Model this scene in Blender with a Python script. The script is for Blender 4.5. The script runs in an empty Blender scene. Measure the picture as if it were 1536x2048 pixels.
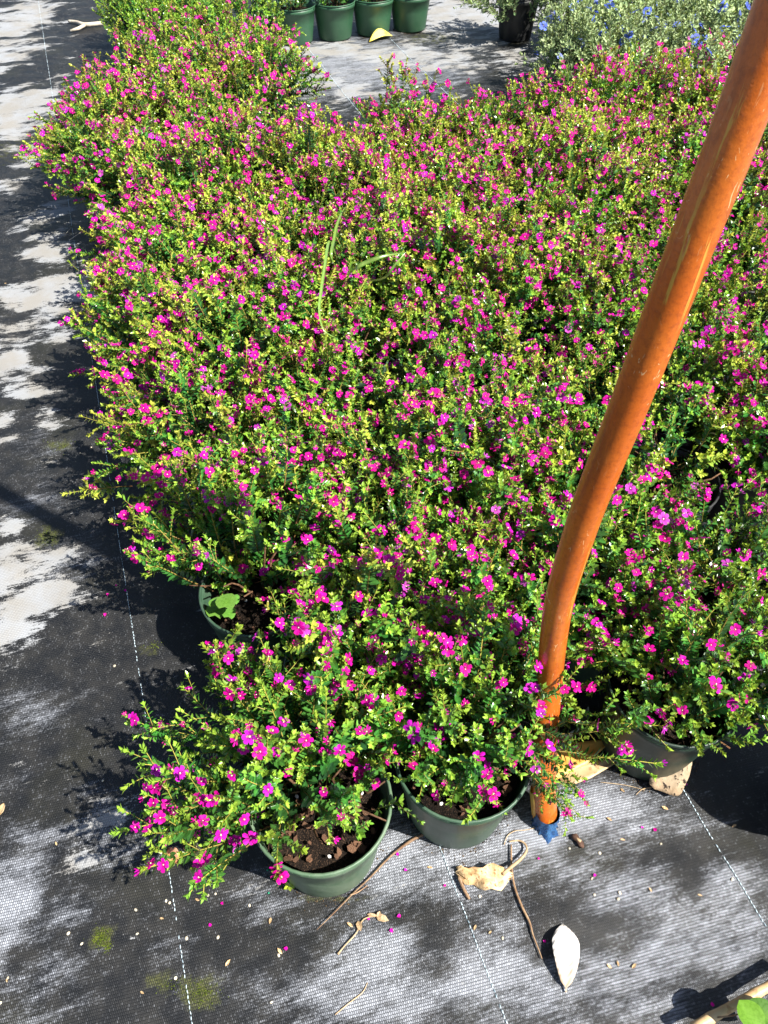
import bpy, math, random
import numpy as np
from mathutils import Vector, Matrix, Quaternion

R = random.Random(7)
rad = math.radians
scene = bpy.context.scene
col = scene.collection

# ------------------------------------------------------------------ camera, sky, sun, exposure
PITCH, FPX, CAMH = rad(48.0), 1547.0, 1.30
cam = bpy.data.cameras.new('camera'); camo = bpy.data.objects.new('camera', cam); col.objects.link(camo)
camo.location = (0, 0, CAMH); camo.rotation_euler = (math.pi/2 - PITCH, 0, 0)
cam.sensor_fit = 'VERTICAL'; cam.sensor_height = 24.0; cam.lens = 24.0*FPX/2048.0
cam.clip_start = .02; cam.clip_end = 200
scene.camera = camo

SUN_EL = rad(52); SUN_AZ = math.atan2(.88, -.475)          # azimuth clockwise from +Y
S = Vector((math.sin(SUN_AZ)*math.cos(SUN_EL), math.cos(SUN_AZ)*math.cos(SUN_EL), math.sin(SUN_EL)))
world = bpy.data.worlds.new('World'); scene.world = world; world.use_nodes = True
wn = world.node_tree; wn.nodes.clear()
sky = wn.nodes.new('ShaderNodeTexSky'); sky.sky_type = 'NISHITA'; sky.sun_disc = False
sky.sun_elevation = SUN_EL; sky.sun_rotation = SUN_AZ
bg = wn.nodes.new('ShaderNodeBackground'); bg.inputs['Strength'].default_value = .062
wo = wn.nodes.new('ShaderNodeOutputWorld')
wn.links.new(sky.outputs[0], bg.inputs[0]); wn.links.new(bg.outputs[0], wo.inputs[0])
sun = bpy.data.lights.new('sun', 'SUN'); sun.energy = 5.0; sun.angle = rad(.5); sun.color = (1, .955, .87)
suno = bpy.data.objects.new('sun', sun); col.objects.link(suno)
suno.rotation_mode = 'QUATERNION'; suno.rotation_quaternion = S.to_track_quat('Z', 'Y'); suno.location = S*8
scene.render.engine = 'CYCLES'
scene.cycles.max_bounces = 5; scene.cycles.diffuse_bounces = 2; scene.cycles.glossy_bounces = 2; scene.cycles.transmission_bounces = 3
scene.view_settings.view_transform = 'Standard'; scene.view_settings.look = 'None'
scene.view_settings.exposure = 1.2; scene.view_settings.gamma = 1; scene.view_settings.use_curve_mapping = False

# ------------------------------------------------------------------ places
def relief(x, y):
    """gentle waves of the loosely laid cloth"""
    u = x*.9455+y*.3256; v = -x*.3256+y*.9455
    z = .0022*np.sin(x*9+1.3)*np.sin(y*7.3) + .0016*np.sin(x*21+y*13)
    z = z + .0016*np.sin(v*46+2.2*np.sin(u*2.3)+u*5)*(.5+.5*np.sin(u*3.1+v*1.7)) + .0012*np.sin(u*38+1.7*np.sin(v*3))
    return np.where((np.abs(x) > 2.2) | (y > 5.6), 0, z) - .0035
def G(px, py, z=0.0):
    """point of the place at height z seen at a photo pixel"""
    xs = (px-768)/FPX; ys = -(py-1024)/FPX
    d = Vector((xs, math.cos(PITCH)+ys*math.sin(PITCH), -math.sin(PITCH)+ys*math.cos(PITCH)))
    t = (CAMH-z)/-d.z
    return Vector((d.x*t, d.y*t, z if z else float(relief(d.x*t, d.y*t))))
O = Vector((-.0926, .439)); UA = Vector((.9455, .3256)); VA = Vector((-.3256, .9455))
FANG = math.atan2(.3256, .9455)
def F(u, v, z=0.0):
    p = O + UA*u + VA*v
    return Vector((p.x, p.y, z))
def seen_px(p):
    zd = p[1]*math.cos(PITCH)+(CAMH-p[2])*math.sin(PITCH)
    return 768+FPX*p[0]/zd

# ------------------------------------------------------------------ material helpers
def nodes(m):
    m.use_nodes = True; nt = m.node_tree; nt.nodes.clear(); return nt
class NT:
    def __init__(s, name):
        s.m = bpy.data.materials.new(name); s.t = nodes(s.m); s.out = s.n('OutputMaterial')
    def n(s, kind, **kw):
        nd = s.t.nodes.new('ShaderNode'+kind)
        for k, v in kw.items():
            setattr(nd, k, v)
        return nd
    def l(s, a, b): s.t.links.new(a, b)
    def val(s, sock, v):
        if hasattr(v, 'is_linked') or isinstance(v, bpy.types.NodeSocket): s.l(v, sock)
        else: sock.default_value = v
    def math(s, op, a, b=None, c=None, clamp=False):
        nd = s.n('Math', operation=op); nd.use_clamp = clamp
        s.val(nd.inputs[0], a)
        if b is not None: s.val(nd.inputs[1], b)
        if c is not None: s.val(nd.inputs[2], c)
        return nd.outputs[0]
    def mix(s, f, a, b, blend='MIX'):
        nd = s.n('Mix', data_type='RGBA', blend_type=blend)
        s.val(nd.inputs[0], f); s.val(nd.inputs[6], a); s.val(nd.inputs[7], b)
        return nd.outputs[2]
    def step(s, x, lo, hi):
        nd = s.n('MapRange', interpolation_type='SMOOTHSTEP')
        s.val(nd.inputs[0], x); nd.inputs[1].default_value = lo; nd.inputs[2].default_value = hi
        return nd.outputs[0]
    def noise(s, vec, scale, detail=4, rough=.55, dist=0):
        nd = s.n('TexNoise'); s.l(vec, nd.inputs['Vector'])
        nd.inputs['Scale'].default_value = scale; nd.inputs['Detail'].default_value = detail
        nd.inputs['Roughness'].default_value = rough; nd.inputs['Distortion'].default_value = dist
        return nd.outputs['Fac']
    def mapping(s, vec, scale=(1,1,1), rot=(0,0,0), loc=(0,0,0)):
        nd = s.n('Mapping'); s.l(vec, nd.inputs[0])
        nd.inputs['Scale'].default_value = scale; nd.inputs['Rotation'].default_value = rot; nd.inputs['Location'].default_value = loc
        return nd.outputs[0]
    def bump(s, h, strength=.3, dist=.01):
        nd = s.n('Bump'); nd.inputs['Strength'].default_value = strength; nd.inputs['Distance'].default_value = dist
        s.l(h, nd.inputs['Height']); return nd.outputs[0]
    def bsdf(s, color, rough=.5, spec=.5, normal=None, link=True):
        b = s.n('BsdfPrincipled'); s.val(b.inputs['Base Color'], color); s.val(b.inputs['Roughness'], rough)
        s.val(b.inputs['Specular IOR Level'], spec)
        if normal is not None: s.l(normal, b.inputs['Normal'])
        if link: s.l(b.outputs[0], s.out.inputs[0])
        return b
    def attr(s, name):
        a = s.n('Attribute'); a.attribute_name = name; return a
def c4(r, g, b): return (r, g, b, 1)

def leaf_material(name, rough, spec, transl, tint=(1.25, 1.15, .45), hue_var=.0):
    k = NT(name); a = k.attr('Col'); tc = k.n('TexCoord'); oi = k.n('ObjectInfo')
    n = k.noise(tc.outputs['Object'], 260, 2)
    v = k.math('MULTIPLY_ADD', n, .7, .65)
    v = k.math('MULTIPLY', v, k.math('MULTIPLY_ADD', oi.outputs['Random'], .45, .78))
    c = k.mix(1.0, a.outputs['Color'], k.mix(0, c4(1,1,1), c4(1,1,1)), 'MULTIPLY')
    hs = k.n('HueSaturation'); k.l(c, hs.inputs['Color']); k.l(v, hs.inputs['Value'])
    k.val(hs.inputs['Hue'], k.math('MULTIPLY_ADD', oi.outputs['Random'], hue_var, .5-hue_var*.5))
    rg = k.math('MULTIPLY_ADD', n, .22, rough-.1)
    b = k.bsdf(hs.outputs[0], rg, spec, link=False)
    t = k.n('BsdfTranslucent'); k.l(k.mix(1.0, hs.outputs[0], c4(*tint), 'MULTIPLY'), t.inputs[0])
    ms = k.n('MixShader'); ms.inputs[0].default_value = transl
    k.l(b.outputs[0], ms.inputs[1]); k.l(t.outputs[0], ms.inputs[2]); k.l(ms.outputs[0], k.out.inputs[0])
    return k.m

M = {}
M['leaf'] = leaf_material('glossy_leaf', .27, .6, .18, hue_var=.03)
M['sage'] = leaf_material('sage_leaf', .6, .3, .2)
M['stem'] = leaf_material('shoot_stem', .55, .3, .02)

def petal_material(name, stops):
    k = NT(name); a = k.attr('Col'); oi = k.n('ObjectInfo')
    cr = k.n('ValToRGB'); k.l(oi.outputs['Random'], cr.inputs[0])
    e = cr.color_ramp.elements
    while len(e) < len(stops): e.new(.5)
    for el, (p, c) in zip(e, stops): el.position = p; el.color = c4(*c)
    c = k.mix(1.0, cr.outputs[0], a.outputs['Color'], 'MULTIPLY')
    sep = k.n('SeparateColor'); k.l(a.outputs['Color'], sep.inputs[0])
    b = k.bsdf(c, .6, .2, link=False)
    t = k.n('BsdfTranslucent'); k.l(c, t.inputs[0])
    ms = k.n('MixShader'); ms.inputs[0].default_value = .35
    k.l(b.outputs[0], ms.inputs[1]); k.l(t.outputs[0], ms.inputs[2]); k.l(ms.outputs[0], k.out.inputs[0])
    return k.m
M['petal'] = petal_material('magenta_petal', [(0, (.74,.003,.29)), (.4, (.80,.004,.38)), (.78, (.77,.006,.46)), (.94, (.62,.02,.60)), (1, (.74,.13,.62))])
M['blue_petal'] = petal_material('blue_petal', [(0, (.10,.17,.80)), (.6, (.16,.26,.85)), (1, (.30,.38,.90))])

def plastic(name, base, dust, rough=.42, dustamt=.5):
    k = NT(name); tc = k.n('TexCoord'); g = k.n('NewGeometry'); oi = k.n('ObjectInfo')
    n = k.noise(tc.outputs['Object'], 14, 6, .65); n2 = k.noise(tc.outputs['Object'], 420, 2, .6)
    streak = k.noise(k.mapping(tc.outputs['Object'], (30,30,3)), 1.5, 4)
    d = k.math('MULTIPLY', k.step(k.math('ADD', k.math('MULTIPLY', n, .7), k.math('MULTIPLY', streak, .4)), .38, .75), dustamt)
    speck = k.step(n2, .70, .76)
    c = k.mix(d, c4(*base), c4(*dust)); c = k.mix(k.math('MULTIPLY', speck, .55), c, c4(.42,.42,.36))
    hs = k.n('HueSaturation'); k.l(c, hs.inputs['Color']); k.l(k.math('MULTIPLY_ADD', oi.outputs['Random'], .3, .85), hs.inputs['Value'])
    k.bsdf(hs.outputs[0], k.math('MULTIPLY_ADD', n, .3, rough-.12), .45, k.bump(k.math('ADD', n2, k.math('MULTIPLY', n, 3)), .12, .002))
    return k.m
M['pot_green'] = plastic('green_pot_plastic', (.024,.062,.036), (.10,.15,.10))
M['pot_dusty'] = plastic('dusty_green_pot_plastic', (.055,.115,.060), (.20,.26,.18), dustamt=.75)
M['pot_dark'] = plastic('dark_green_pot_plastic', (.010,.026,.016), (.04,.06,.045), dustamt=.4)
M['pot_far'] = plastic('mid_green_pot_plastic', (.030,.098,.050), (.07,.14,.08), dustamt=.4)
M['pot_black'] = plastic('black_pot_plastic', (.010,.011,.012), (.05,.05,.05), dustamt=.4)
M['shard'] = plastic('grey_green_plastic', (.16,.20,.15), (.26,.28,.22), dustamt=.6)

def speckled(name, a, b, scale, rough=.8, spec=.2, c=None, bumps=.4, bd=.004, detail=6):
    k = NT(name); tc = k.n('TexCoord')
    n = k.noise(tc.outputs['Object'], scale, detail, .65); n2 = k.noise(tc.outputs['Object'], scale*4.3, 3, .6)
    cc = k.mix(k.step(n, .35, .65), c4(*a), c4(*b))
    if c: cc = k.mix(k.step(n2, .56, .64), cc, c4(*c))
    oi = k.n('ObjectInfo'); hs = k.n('HueSaturation'); k.l(cc, hs.inputs['Color'])
    k.l(k.math('MULTIPLY_ADD', oi.outputs['Random'], .7, .65), hs.inputs['Value'])
    k.bsdf(hs.outputs[0], rough, spec, k.bump(k.math('ADD', n, n2), bumps, bd)); return k.m
M['soil'] = speckled('potting_mix', (.006,.0045,.004), (.020,.013,.009), 110, .9, .15, (.075,.045,.028), .9, .006)
M['chip'] = speckled('bark_chip', (.05,.022,.012), (.19,.095,.055), 60, .75, .25, (.28,.17,.10), .5, .003)
M['wood'] = speckled('woody_stem', (.09,.045,.025), (.20,.11,.06), 120, .7, .25)
M['dry_leaf'] = speckled('dry_tan_leaf', (.42,.27,.13), (.62,.47,.28), 45, .7, .25, (.26,.14,.06), .5, .003)
M['sheath'] = speckled('mouldy_tan_sheath', (.44,.31,.19), (.58,.45,.30), 30, .75, .2, (.05,.035,.025), .5, .003)
M['pale_leaf'] = speckled('bleached_leaf', (.72,.70,.67), (.84,.82,.80), 25, .5, .4, (.66,.60,.55), .2, .002)
def pale_leaf():
    k = NT('bleached_leaf_base_tan'); tc = k.n('TexCoord'); ob = tc.outputs['Object']; sx = k.n('SeparateXYZ'); k.l(ob, sx.inputs[0])
    n = k.noise(ob, 60, 6, .65); t = k.math('ADD', sx.outputs[1], k.math('MULTIPLY_ADD', n, .05, -.025))
    c = k.mix(k.step(t, .012, .055), c4(.50,.36,.24), c4(.74,.71,.68))
    rib = k.step(k.math('ABSOLUTE', sx.outputs[0]), .0016, .0006); c = k.mix(k.math('MULTIPLY', rib, .45), c, c4(.48,.40,.33))
    vein = k.n('TexWave'); vein.inputs['Scale'].default_value = 55; vein.inputs['Distortion'].default_value = 2.5; k.l(k.mapping(ob, (.7,1,1), (0,0,.6)), vein.inputs[0])
    c = k.mix(k.math('MULTIPLY', vein.outputs['Fac'], .12), c, c4(.45,.40,.36)); c = k.mix(k.step(k.noise(ob, 220, 2), .68, .73), c, c4(.35,.24,.18))
    k.bsdf(c, .55, .3, k.bump(k.math('ADD', vein.outputs['Fac'], n), .3, .002)); return k.m
M['pale_leaf'] = pale_leaf()
M['brown_leaf'] = speckled('brown_leaf', (.30,.12,.06), (.45,.22,.13), 50, .55, .35)
M['dark_leaf'] = speckled('dark_brown_leaf', (.075,.035,.028), (.12,.06,.045), 50, .6, .3)
M['yellow_leaf'] = speckled('yellow_leaf', (.55,.42,.05), (.72,.62,.14), 20, .6, .3)
M['straw'] = speckled('straw_stalk', (.36,.24,.13), (.56,.42,.26), 60, .6, .3)
M['twig'] = speckled('brown_twig', (.20,.11,.06), (.36,.24,.14), 70, .6, .3)
M['white_stick'] = speckled('weathered_stick', (.42,.36,.28), (.55,.50,.42), 40, .7, .2)
M['seed'] = speckled('pale_seed', (.58,.50,.36), (.70,.63,.50), 300, .6, .3)
M['pellet'] = speckled('green_pellet', (.01,.20,.11), (.02,.30,.17), 300, .35, .5)
M['perlite'] = speckled('perlite', (.68,.66,.62), (.8,.78,.75), 200, .8, .2)
M['cane'] = speckled('tan_cane', (.50,.33,.16), (.62,.45,.25), 20, .45, .4, (.42,.24,.11), .15, .002)
M['husk'] = speckled('brown_husk', (.09,.045,.03), (.22,.12,.08), 150, .7, .3)
M['moss'] = speckled('moss', (.055,.085,.012), (.13,.16,.025), 120, .9, .1)
M['crumb'] = speckled('soil_crumb', (.03,.02,.012), (.16,.11,.06), 200, .9, .1)
M['blue'] = speckled('blue_wrap', (.012,.06,.19), (.04,.13,.28), 70, .5, .35, (.01,.02,.05), .6, .006)
M['cream'] = speckled('cream_edge', (.68,.60,.40), (.78,.70,.50), 60, .5, .3)

def pole_material():
    k = NT('orange_pole_paint'); tc = k.n('TexCoord'); ob = tc.outputs['Object']
    n = k.noise(ob, 9, 6, .6); fine = k.noise(ob, 160, 4, .7)
    drip = k.noise(k.mapping(ob, (60,60,3)), 1, 5, .7, .6)
    scr = k.noise(k.mapping(ob, (190,45,55), (.5,.9,.3)), 1, 3, .6, 1.2)
    base = k.mix(k.step(n, .3, .7), c4(.50,.105,.012), c4(.58,.150,.020))
    base = k.mix(k.math('MULTIPLY', k.step(fine, .42, .72), .5), base, c4(.24,.045,.010))
    worn = k.math('MULTIPLY', k.step(drip, .57, .63), k.step(k.noise(ob, 6, 3), .36, .56))
    grime = k.math('MULTIPLY', k.step(k.noise(k.mapping(ob,(30,30,5)), 1, 6, .7), .5, .72), .55)
    base = k.mix(grime, base, c4(.16,.040,.010))
    base = k.mix(k.math('MULTIPLY', worn, .85), base, c4(.62,.36,.06))
    base = k.mix(k.math('MULTIPLY', k.math('MULTIPLY', k.step(scr, .64, .675), k.step(k.noise(ob, 11, 3), .42, .6)), .75), base, c4(.72,.46,.22))
    k.bsdf(base, k.math('MULTIPLY_ADD', fine, .25, .10), .5, k.bump(k.math('ADD', fine, k.math('MULTIPLY', worn, .6)), .18, .002))
    return k.m
M['pole'] = pole_material()
def sleeve_material():
    k = NT('yellow_sleeve'); tc = k.n('TexCoord'); n = k.noise(tc.outputs['Object'], 40, 5, .6)
    k.bsdf(k.mix(k.step(n, .38, .62), c4(.62,.28,.05), c4(.72,.45,.10)), .45, .4, k.bump(n, .3, .003)); return k.m
M['sleeve'] = sleeve_material()

# ------------------------------------------------------------------ mesh helpers
class MB:
    def __init__(s): s.v = []; s.f = []; s.m = []; s.c = []
    def vert(s, p, c=(1,1,1)): s.v.append((p[0],p[1],p[2])); s.c.append((c[0],c[1],c[2],1.0)); return len(s.v)-1
    def face(s, idx, m=0): s.f.append(tuple(idx)); s.m.append(m)
    def tube(s, pts, rads, seg=5, c=(1,1,1), m=0, cap=True, c2=None):
        pts = [Vector(p) for p in pts]; rings = []
        up = Vector((.31,.17,.93))
        for i, p in enumerate(pts):
            d = (pts[min(i+1,len(pts)-1)]-pts[max(i-1,0)]).normalized()
            a = d.cross(up)
            if a.length < .05: a = d.cross(Vector((1,0,0)))
            a.normalize(); b = d.cross(a)
            t = i/max(1,len(pts)-1); cc = c if c2 is None else tuple(c[q]*(1-t)+c2[q]*t for q in range(3))
            r = rads[i] if isinstance(rads, (list,tuple)) else rads
            rings.append([s.vert(p+(a*math.cos(2*math.pi*j/seg)+b*math.sin(2*math.pi*j/seg))*r, cc) for j in range(seg)])
        for i in range(len(rings)-1):
            for j in range(seg):
                s.face((rings[i][j], rings[i][(j+1)%seg], rings[i+1][(j+1)%seg], rings[i+1][j]), m)
        if cap:
            s.face(rings[0][::-1], m); s.face(rings[-1], m)
    def lathe(s, prof, seg=40, m=0, c=(1,1,1), closed=False):
        rings = []
        for (r, z) in prof:
            if r < 1e-6: rings.append([s.vert((0,0,z), c)])
            else: rings.append([s.vert((r*math.cos(2*math.pi*j/seg), r*math.sin(2*math.pi*j/seg), z), c) for j in range(seg)])
        n = len(rings)
        for i in range(n if closed else n-1):
            A, B = rings[i], rings[(i+1)%n]
            for j in range(seg):
                j2 = (j+1)%seg
                if len(A) == 1 and len(B) == 1: continue
                if len(A) == 1: s.face((A[0], B[j2], B[j]), m)
                elif len(B) == 1: s.face((A[j], A[j2], B[0]), m)
                else: s.face((A[j], A[j2], B[j2], B[j]), m)
    def leaf(s, base, d, n, L, W, c, fold=.25, curl=.0, m=1, ob=.5, c2=None):
        d = d.normalized(); sd = d.cross(n)
        if sd.length < 1e-4: sd = d.orthogonal()
        sd.normalize(); n = sd.cross(d).normalized()
        c2 = c2 or c
        def P(t, w, k): return base + d*(L*t) + sd*(W*w) + n*(W*fold*abs(w) + curl*L*t*t*-1 + k)
        rib = tuple(min(1, q*1.25+.004) for q in c)
        a1, a2 = (.28, .68) if ob <= .5 else (.35, .75)
        w1, w2 = (.44, .40) if ob <= .5 else (.34, .50)
        b = s.vert(base, c)
        l1 = s.vert(P(a1,-w1,0), c); m1 = s.vert(P(a1,0,0), rib); r1 = s.vert(P(a1,w1,0), c)
        l2 = s.vert(P(a2,-w2,0), c2); m2 = s.vert(P(a2,0,0), rib); r2 = s.vert(P(a2,w2,0), c2)
        t = s.vert(P(1,0,0), c2)
        for f in ((b,m1,l1),(b,r1,m1),(l1,m1,m2,l2),(m1,r1,r2,m2),(l2,m2,t),(m2,r2,t)): s.face(f, m)
    def mesh(s, name, mats, smooth=True):
        me = bpy.data.meshes.new(name)
        me.from_pydata(s.v, [], s.f)
        for mt in mats: me.materials.append(mt)
        if len(mats) > 1: me.polygons.foreach_set('material_index', s.m)
        if smooth: me.polygons.foreach_set('use_smooth', [True]*len(s.f))
        at = me.color_attributes.new('Col', 'FLOAT_COLOR', 'POINT')
        at.data.foreach_set('color', np.array(s.c, dtype=np.float32).ravel())
        me.update(); return me

def obj(name, mesh, parent=None, loc=None, rot=None, scale=None):
    o = bpy.data.objects.new(name, mesh); col.objects.link(o)
    if parent is not None: o.parent = parent
    if loc is not None: o.location = loc
    if rot is not None:
        if isinstance(rot, Quaternion): o.rotation_mode = 'QUATERNION'; o.rotation_quaternion = rot
        else: o.rotation_euler = rot
    if scale is not None: o.scale = (scale,)*3 if isinstance(scale, (int,float)) else scale
    return o
def tag(o, label, cat, group=None):
    o['label'] = label; o['category'] = cat
    if group: o['group'] = group
    return o
def frame(z, spin=0.0):
    q = Vector(z).normalized().to_track_quat('Z', 'Y')
    return q @ Quaternion((0,0,1), spin)

# ------------------------------------------------------------------ the ground: woven weed cloth
def ground_material():
    k = NT('woven_ground_cloth'); g = k.n('NewGeometry')
    fab = k.mapping(g.outputs['Position'], (1,1,1), (0,0,-FANG))
    bleach = k.attr('bleach').outputs['Fac']; painted_sheen = k.attr('painted_sheen').outputs['Fac']; mossa = k.attr('mossy').outputs['Fac']
    # stain and painted sheen edges, dragged along the weft
    st = k.noise(k.mapping(fab, (7,16,1)), 1.0, 8, .62)
    st2 = k.noise(k.mapping(fab, (34,210,1)), 1.0, 4, .6)
    fine = k.noise(fab, 320, 4, .7)
    blot = k.noise(fab, 26, 6, .6)
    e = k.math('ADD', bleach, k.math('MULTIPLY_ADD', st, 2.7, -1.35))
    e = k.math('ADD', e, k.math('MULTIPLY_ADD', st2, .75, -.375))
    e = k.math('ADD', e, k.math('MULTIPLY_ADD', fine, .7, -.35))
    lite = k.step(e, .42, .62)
    se = k.math('ADD', painted_sheen, k.math('MULTIPLY_ADD', k.noise(k.mapping(fab,(9,24,1),loc=(3,1,0)), 1, 10, .72), 2.0, -1.0))  # bluish sky reflection on the cloth, painted into its colour
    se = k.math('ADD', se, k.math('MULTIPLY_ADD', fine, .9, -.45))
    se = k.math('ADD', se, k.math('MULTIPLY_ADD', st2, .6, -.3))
    sheen_mask = k.step(se, .25, .95)
    # threads: staggered short floats along the warp
    br = k.n('TexBrick'); k.l(k.mapping(fab, (1,1,1), (0,0,.10)), br.inputs['Vector'])
    br.offset = .5; br.inputs['Scale'].default_value = 1.0
    br.inputs['Brick Width'].default_value = .0027; br.inputs['Row Height'].default_value = .0042
    br.inputs['Mortar Size'].default_value = .0006; br.inputs['Mortar Smooth'].default_value = .6
    br.inputs['Color1'].default_value = c4(.15,.15,.15); br.inputs['Color2'].default_value = c4(1,1,1); br.inputs['Mortar'].default_value = c4(0,0,0)
    br.inputs['Bias'].default_value = -.25
    th = k.math('SUBTRACT', 1.0, br.outputs['Fac'])
    rnd = k.n('SeparateColor'); k.l(br.outputs['Color'], rnd.inputs[0]); rnd = rnd.outputs[0]
    dark = k.mix(k.step(blot, .35, .7), c4(.011,.012,.014), c4(.030,.029,.027))
    dark = k.mix(k.math('MULTIPLY', k.step(k.noise(fab, 5, 5), .5, .7), .7), dark, c4(.030,.029,.018))
    # sun glints painted as paler colour on single floats
    glint = k.math('MULTIPLY', k.step(k.math('ADD', rnd, k.math('MULTIPLY_ADD', blot, .5, -.25)), .62, .95), th)
    dark = k.mix(k.math('MULTIPLY', glint, .55), dark, c4(.22,.23,.25))
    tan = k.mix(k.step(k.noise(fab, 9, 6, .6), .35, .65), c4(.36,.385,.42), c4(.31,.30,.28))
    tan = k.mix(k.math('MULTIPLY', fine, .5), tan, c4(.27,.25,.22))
    c = k.mix(k.math('MULTIPLY', sheen_mask, k.math('MULTIPLY_ADD', rnd, .55, .45)), dark, c4(.54,.57,.635))
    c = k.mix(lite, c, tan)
    me = k.step(k.math('ADD', mossa, k.math('MULTIPLY_ADD', k.noise(fab, 45, 6, .7), 1.1, -.55)), .35, .62)
    c = k.mix(k.math('MULTIPLY', me, .8), c, k.mix(k.step(fine, .4, .6), c4(.035,.042,.008), c4(.10,.105,.025)))
    shade = k.mix(th, c4(.19,.19,.21), c4(1,1,1))
    c = k.mix(k.math('SUBTRACT', 1.0, k.math('MULTIPLY', lite, .6)), c, k.mix(1.0, c, shade, 'MULTIPLY'))
    rough = k.math('MULTIPLY_ADD', k.math('MAXIMUM', lite, me), .3, k.math('MULTIPLY_ADD', blot, .3, .33))
    h = k.math('ADD', k.math('MULTIPLY', th, k.math('MULTIPLY_ADD', rnd, .5, .5)), k.math('MULTIPLY', fine, .5))
    k.bsdf(c, rough, .45, k.bump(h, .55, .0016))
    return k.m
M['ground'] = ground_material()

def axis(lo, hi, step, far):
    a = list(np.arange(lo, hi+1e-6, step)); out = []
    d = step
    x = lo
    while x > -far: d *= 1.8; x -= d; out.append(x)
    out = out[::-1] + a
    d = step; x = hi
    while x < far: d *= 1.8; x += d; out.append(x)
    return np.array(out)
gx = axis(-2.2, 2.2, .022, 30); gy = axis(-.3, 5.6, .022, 30)
X, Y = np.meshgrid(gx, gy)
def blobs(lst):
    a = np.zeros_like(X)
    for (px, py, rx, ry, s) in lst:
        c = G(px, py); ex = abs(G(px+rx, py).x-c.x); ey = abs(G(px, py-ry).y-G(px, py+ry).y)*.5
        d = ((X-c.x)/ex)**2 + ((Y-c.y)/ey)**2
        w = s*np.exp(-(d**1.15)*.55)
        a = np.where(w < 0, a+w, np.maximum(a, w))
    return a
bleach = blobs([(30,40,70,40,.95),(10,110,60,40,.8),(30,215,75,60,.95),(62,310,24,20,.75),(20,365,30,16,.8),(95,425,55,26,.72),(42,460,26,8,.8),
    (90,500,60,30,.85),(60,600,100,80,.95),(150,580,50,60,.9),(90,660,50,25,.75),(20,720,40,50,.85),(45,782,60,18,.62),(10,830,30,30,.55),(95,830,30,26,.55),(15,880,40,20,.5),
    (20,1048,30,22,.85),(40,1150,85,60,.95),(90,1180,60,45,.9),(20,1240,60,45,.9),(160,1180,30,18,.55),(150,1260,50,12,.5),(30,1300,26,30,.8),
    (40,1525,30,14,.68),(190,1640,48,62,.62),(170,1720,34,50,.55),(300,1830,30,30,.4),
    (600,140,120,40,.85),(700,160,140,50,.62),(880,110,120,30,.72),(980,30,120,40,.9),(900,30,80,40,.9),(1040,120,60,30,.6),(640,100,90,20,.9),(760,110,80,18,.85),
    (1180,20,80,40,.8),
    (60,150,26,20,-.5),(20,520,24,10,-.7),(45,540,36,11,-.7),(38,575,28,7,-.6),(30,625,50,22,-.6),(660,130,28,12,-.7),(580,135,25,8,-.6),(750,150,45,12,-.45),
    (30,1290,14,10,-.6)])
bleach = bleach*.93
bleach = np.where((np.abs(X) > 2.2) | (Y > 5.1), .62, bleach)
painted_sheen = blobs([(20,1800,60,130,.85),(190,1660,70,90,.5),(540,1800,80,50,.5),(560,1760,60,40,.45),(760,1700,120,90,.85),(900,1740,150,80,.75),(830,1900,180,90,.75),(750,1980,150,80,.8),  # pale patches standing in for sky sheen on the cloth
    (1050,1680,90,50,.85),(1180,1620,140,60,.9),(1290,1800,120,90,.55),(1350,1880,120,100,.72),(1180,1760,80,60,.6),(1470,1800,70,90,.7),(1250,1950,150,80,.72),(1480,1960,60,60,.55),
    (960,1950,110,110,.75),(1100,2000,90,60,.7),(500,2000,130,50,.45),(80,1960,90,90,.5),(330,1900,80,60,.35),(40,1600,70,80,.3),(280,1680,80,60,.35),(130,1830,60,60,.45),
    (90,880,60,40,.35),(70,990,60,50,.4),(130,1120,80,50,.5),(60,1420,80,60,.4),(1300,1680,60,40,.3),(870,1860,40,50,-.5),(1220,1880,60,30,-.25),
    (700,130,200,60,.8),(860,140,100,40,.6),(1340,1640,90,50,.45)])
mossy = blobs([(95,1070,30,22,.72),(200,1875,24,22,.85),(400,1985,50,38,.72),(410,1715,48,40,.62),(120,890,34,14,.6),(20,300,40,40,.45),(70,275,60,20,.4),(300,1300,30,20,.5),
    (660,1800,110,14,.5),(950,1695,80,12,.5),(520,1850,60,30,.35),(320,1960,50,40,.5),(860,1985,20,14,.45),(980,1900,12,12,.5),(150,740,40,20,.3),(620,110,40,14,.3),(860,75,70,14,.5),(230,1560,40,20,.3)])
ny, nx = X.shape
Zg = relief(X, Y)
vv = np.stack([X.ravel(), Y.ravel(), Zg.ravel()], 1)
ii = np.arange(ny*nx).reshape(ny, nx)
ff = np.stack([ii[:-1,:-1].ravel(), ii[:-1,1:].ravel(), ii[1:,1:].ravel(), ii[1:,:-1].ravel()], 1)
gm = bpy.data.meshes.new('ground_cloth'); gm.from_pydata(vv.tolist(), [], ff.tolist()); gm.materials.append(M['ground'])
for nm, arr in (('bleach', bleach), ('painted_sheen', painted_sheen), ('mossy', mossy)):
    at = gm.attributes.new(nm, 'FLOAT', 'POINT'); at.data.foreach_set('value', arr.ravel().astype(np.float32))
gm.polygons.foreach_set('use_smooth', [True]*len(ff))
ground = obj('ground_cloth', gm); ground['kind'] = 'structure'

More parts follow.
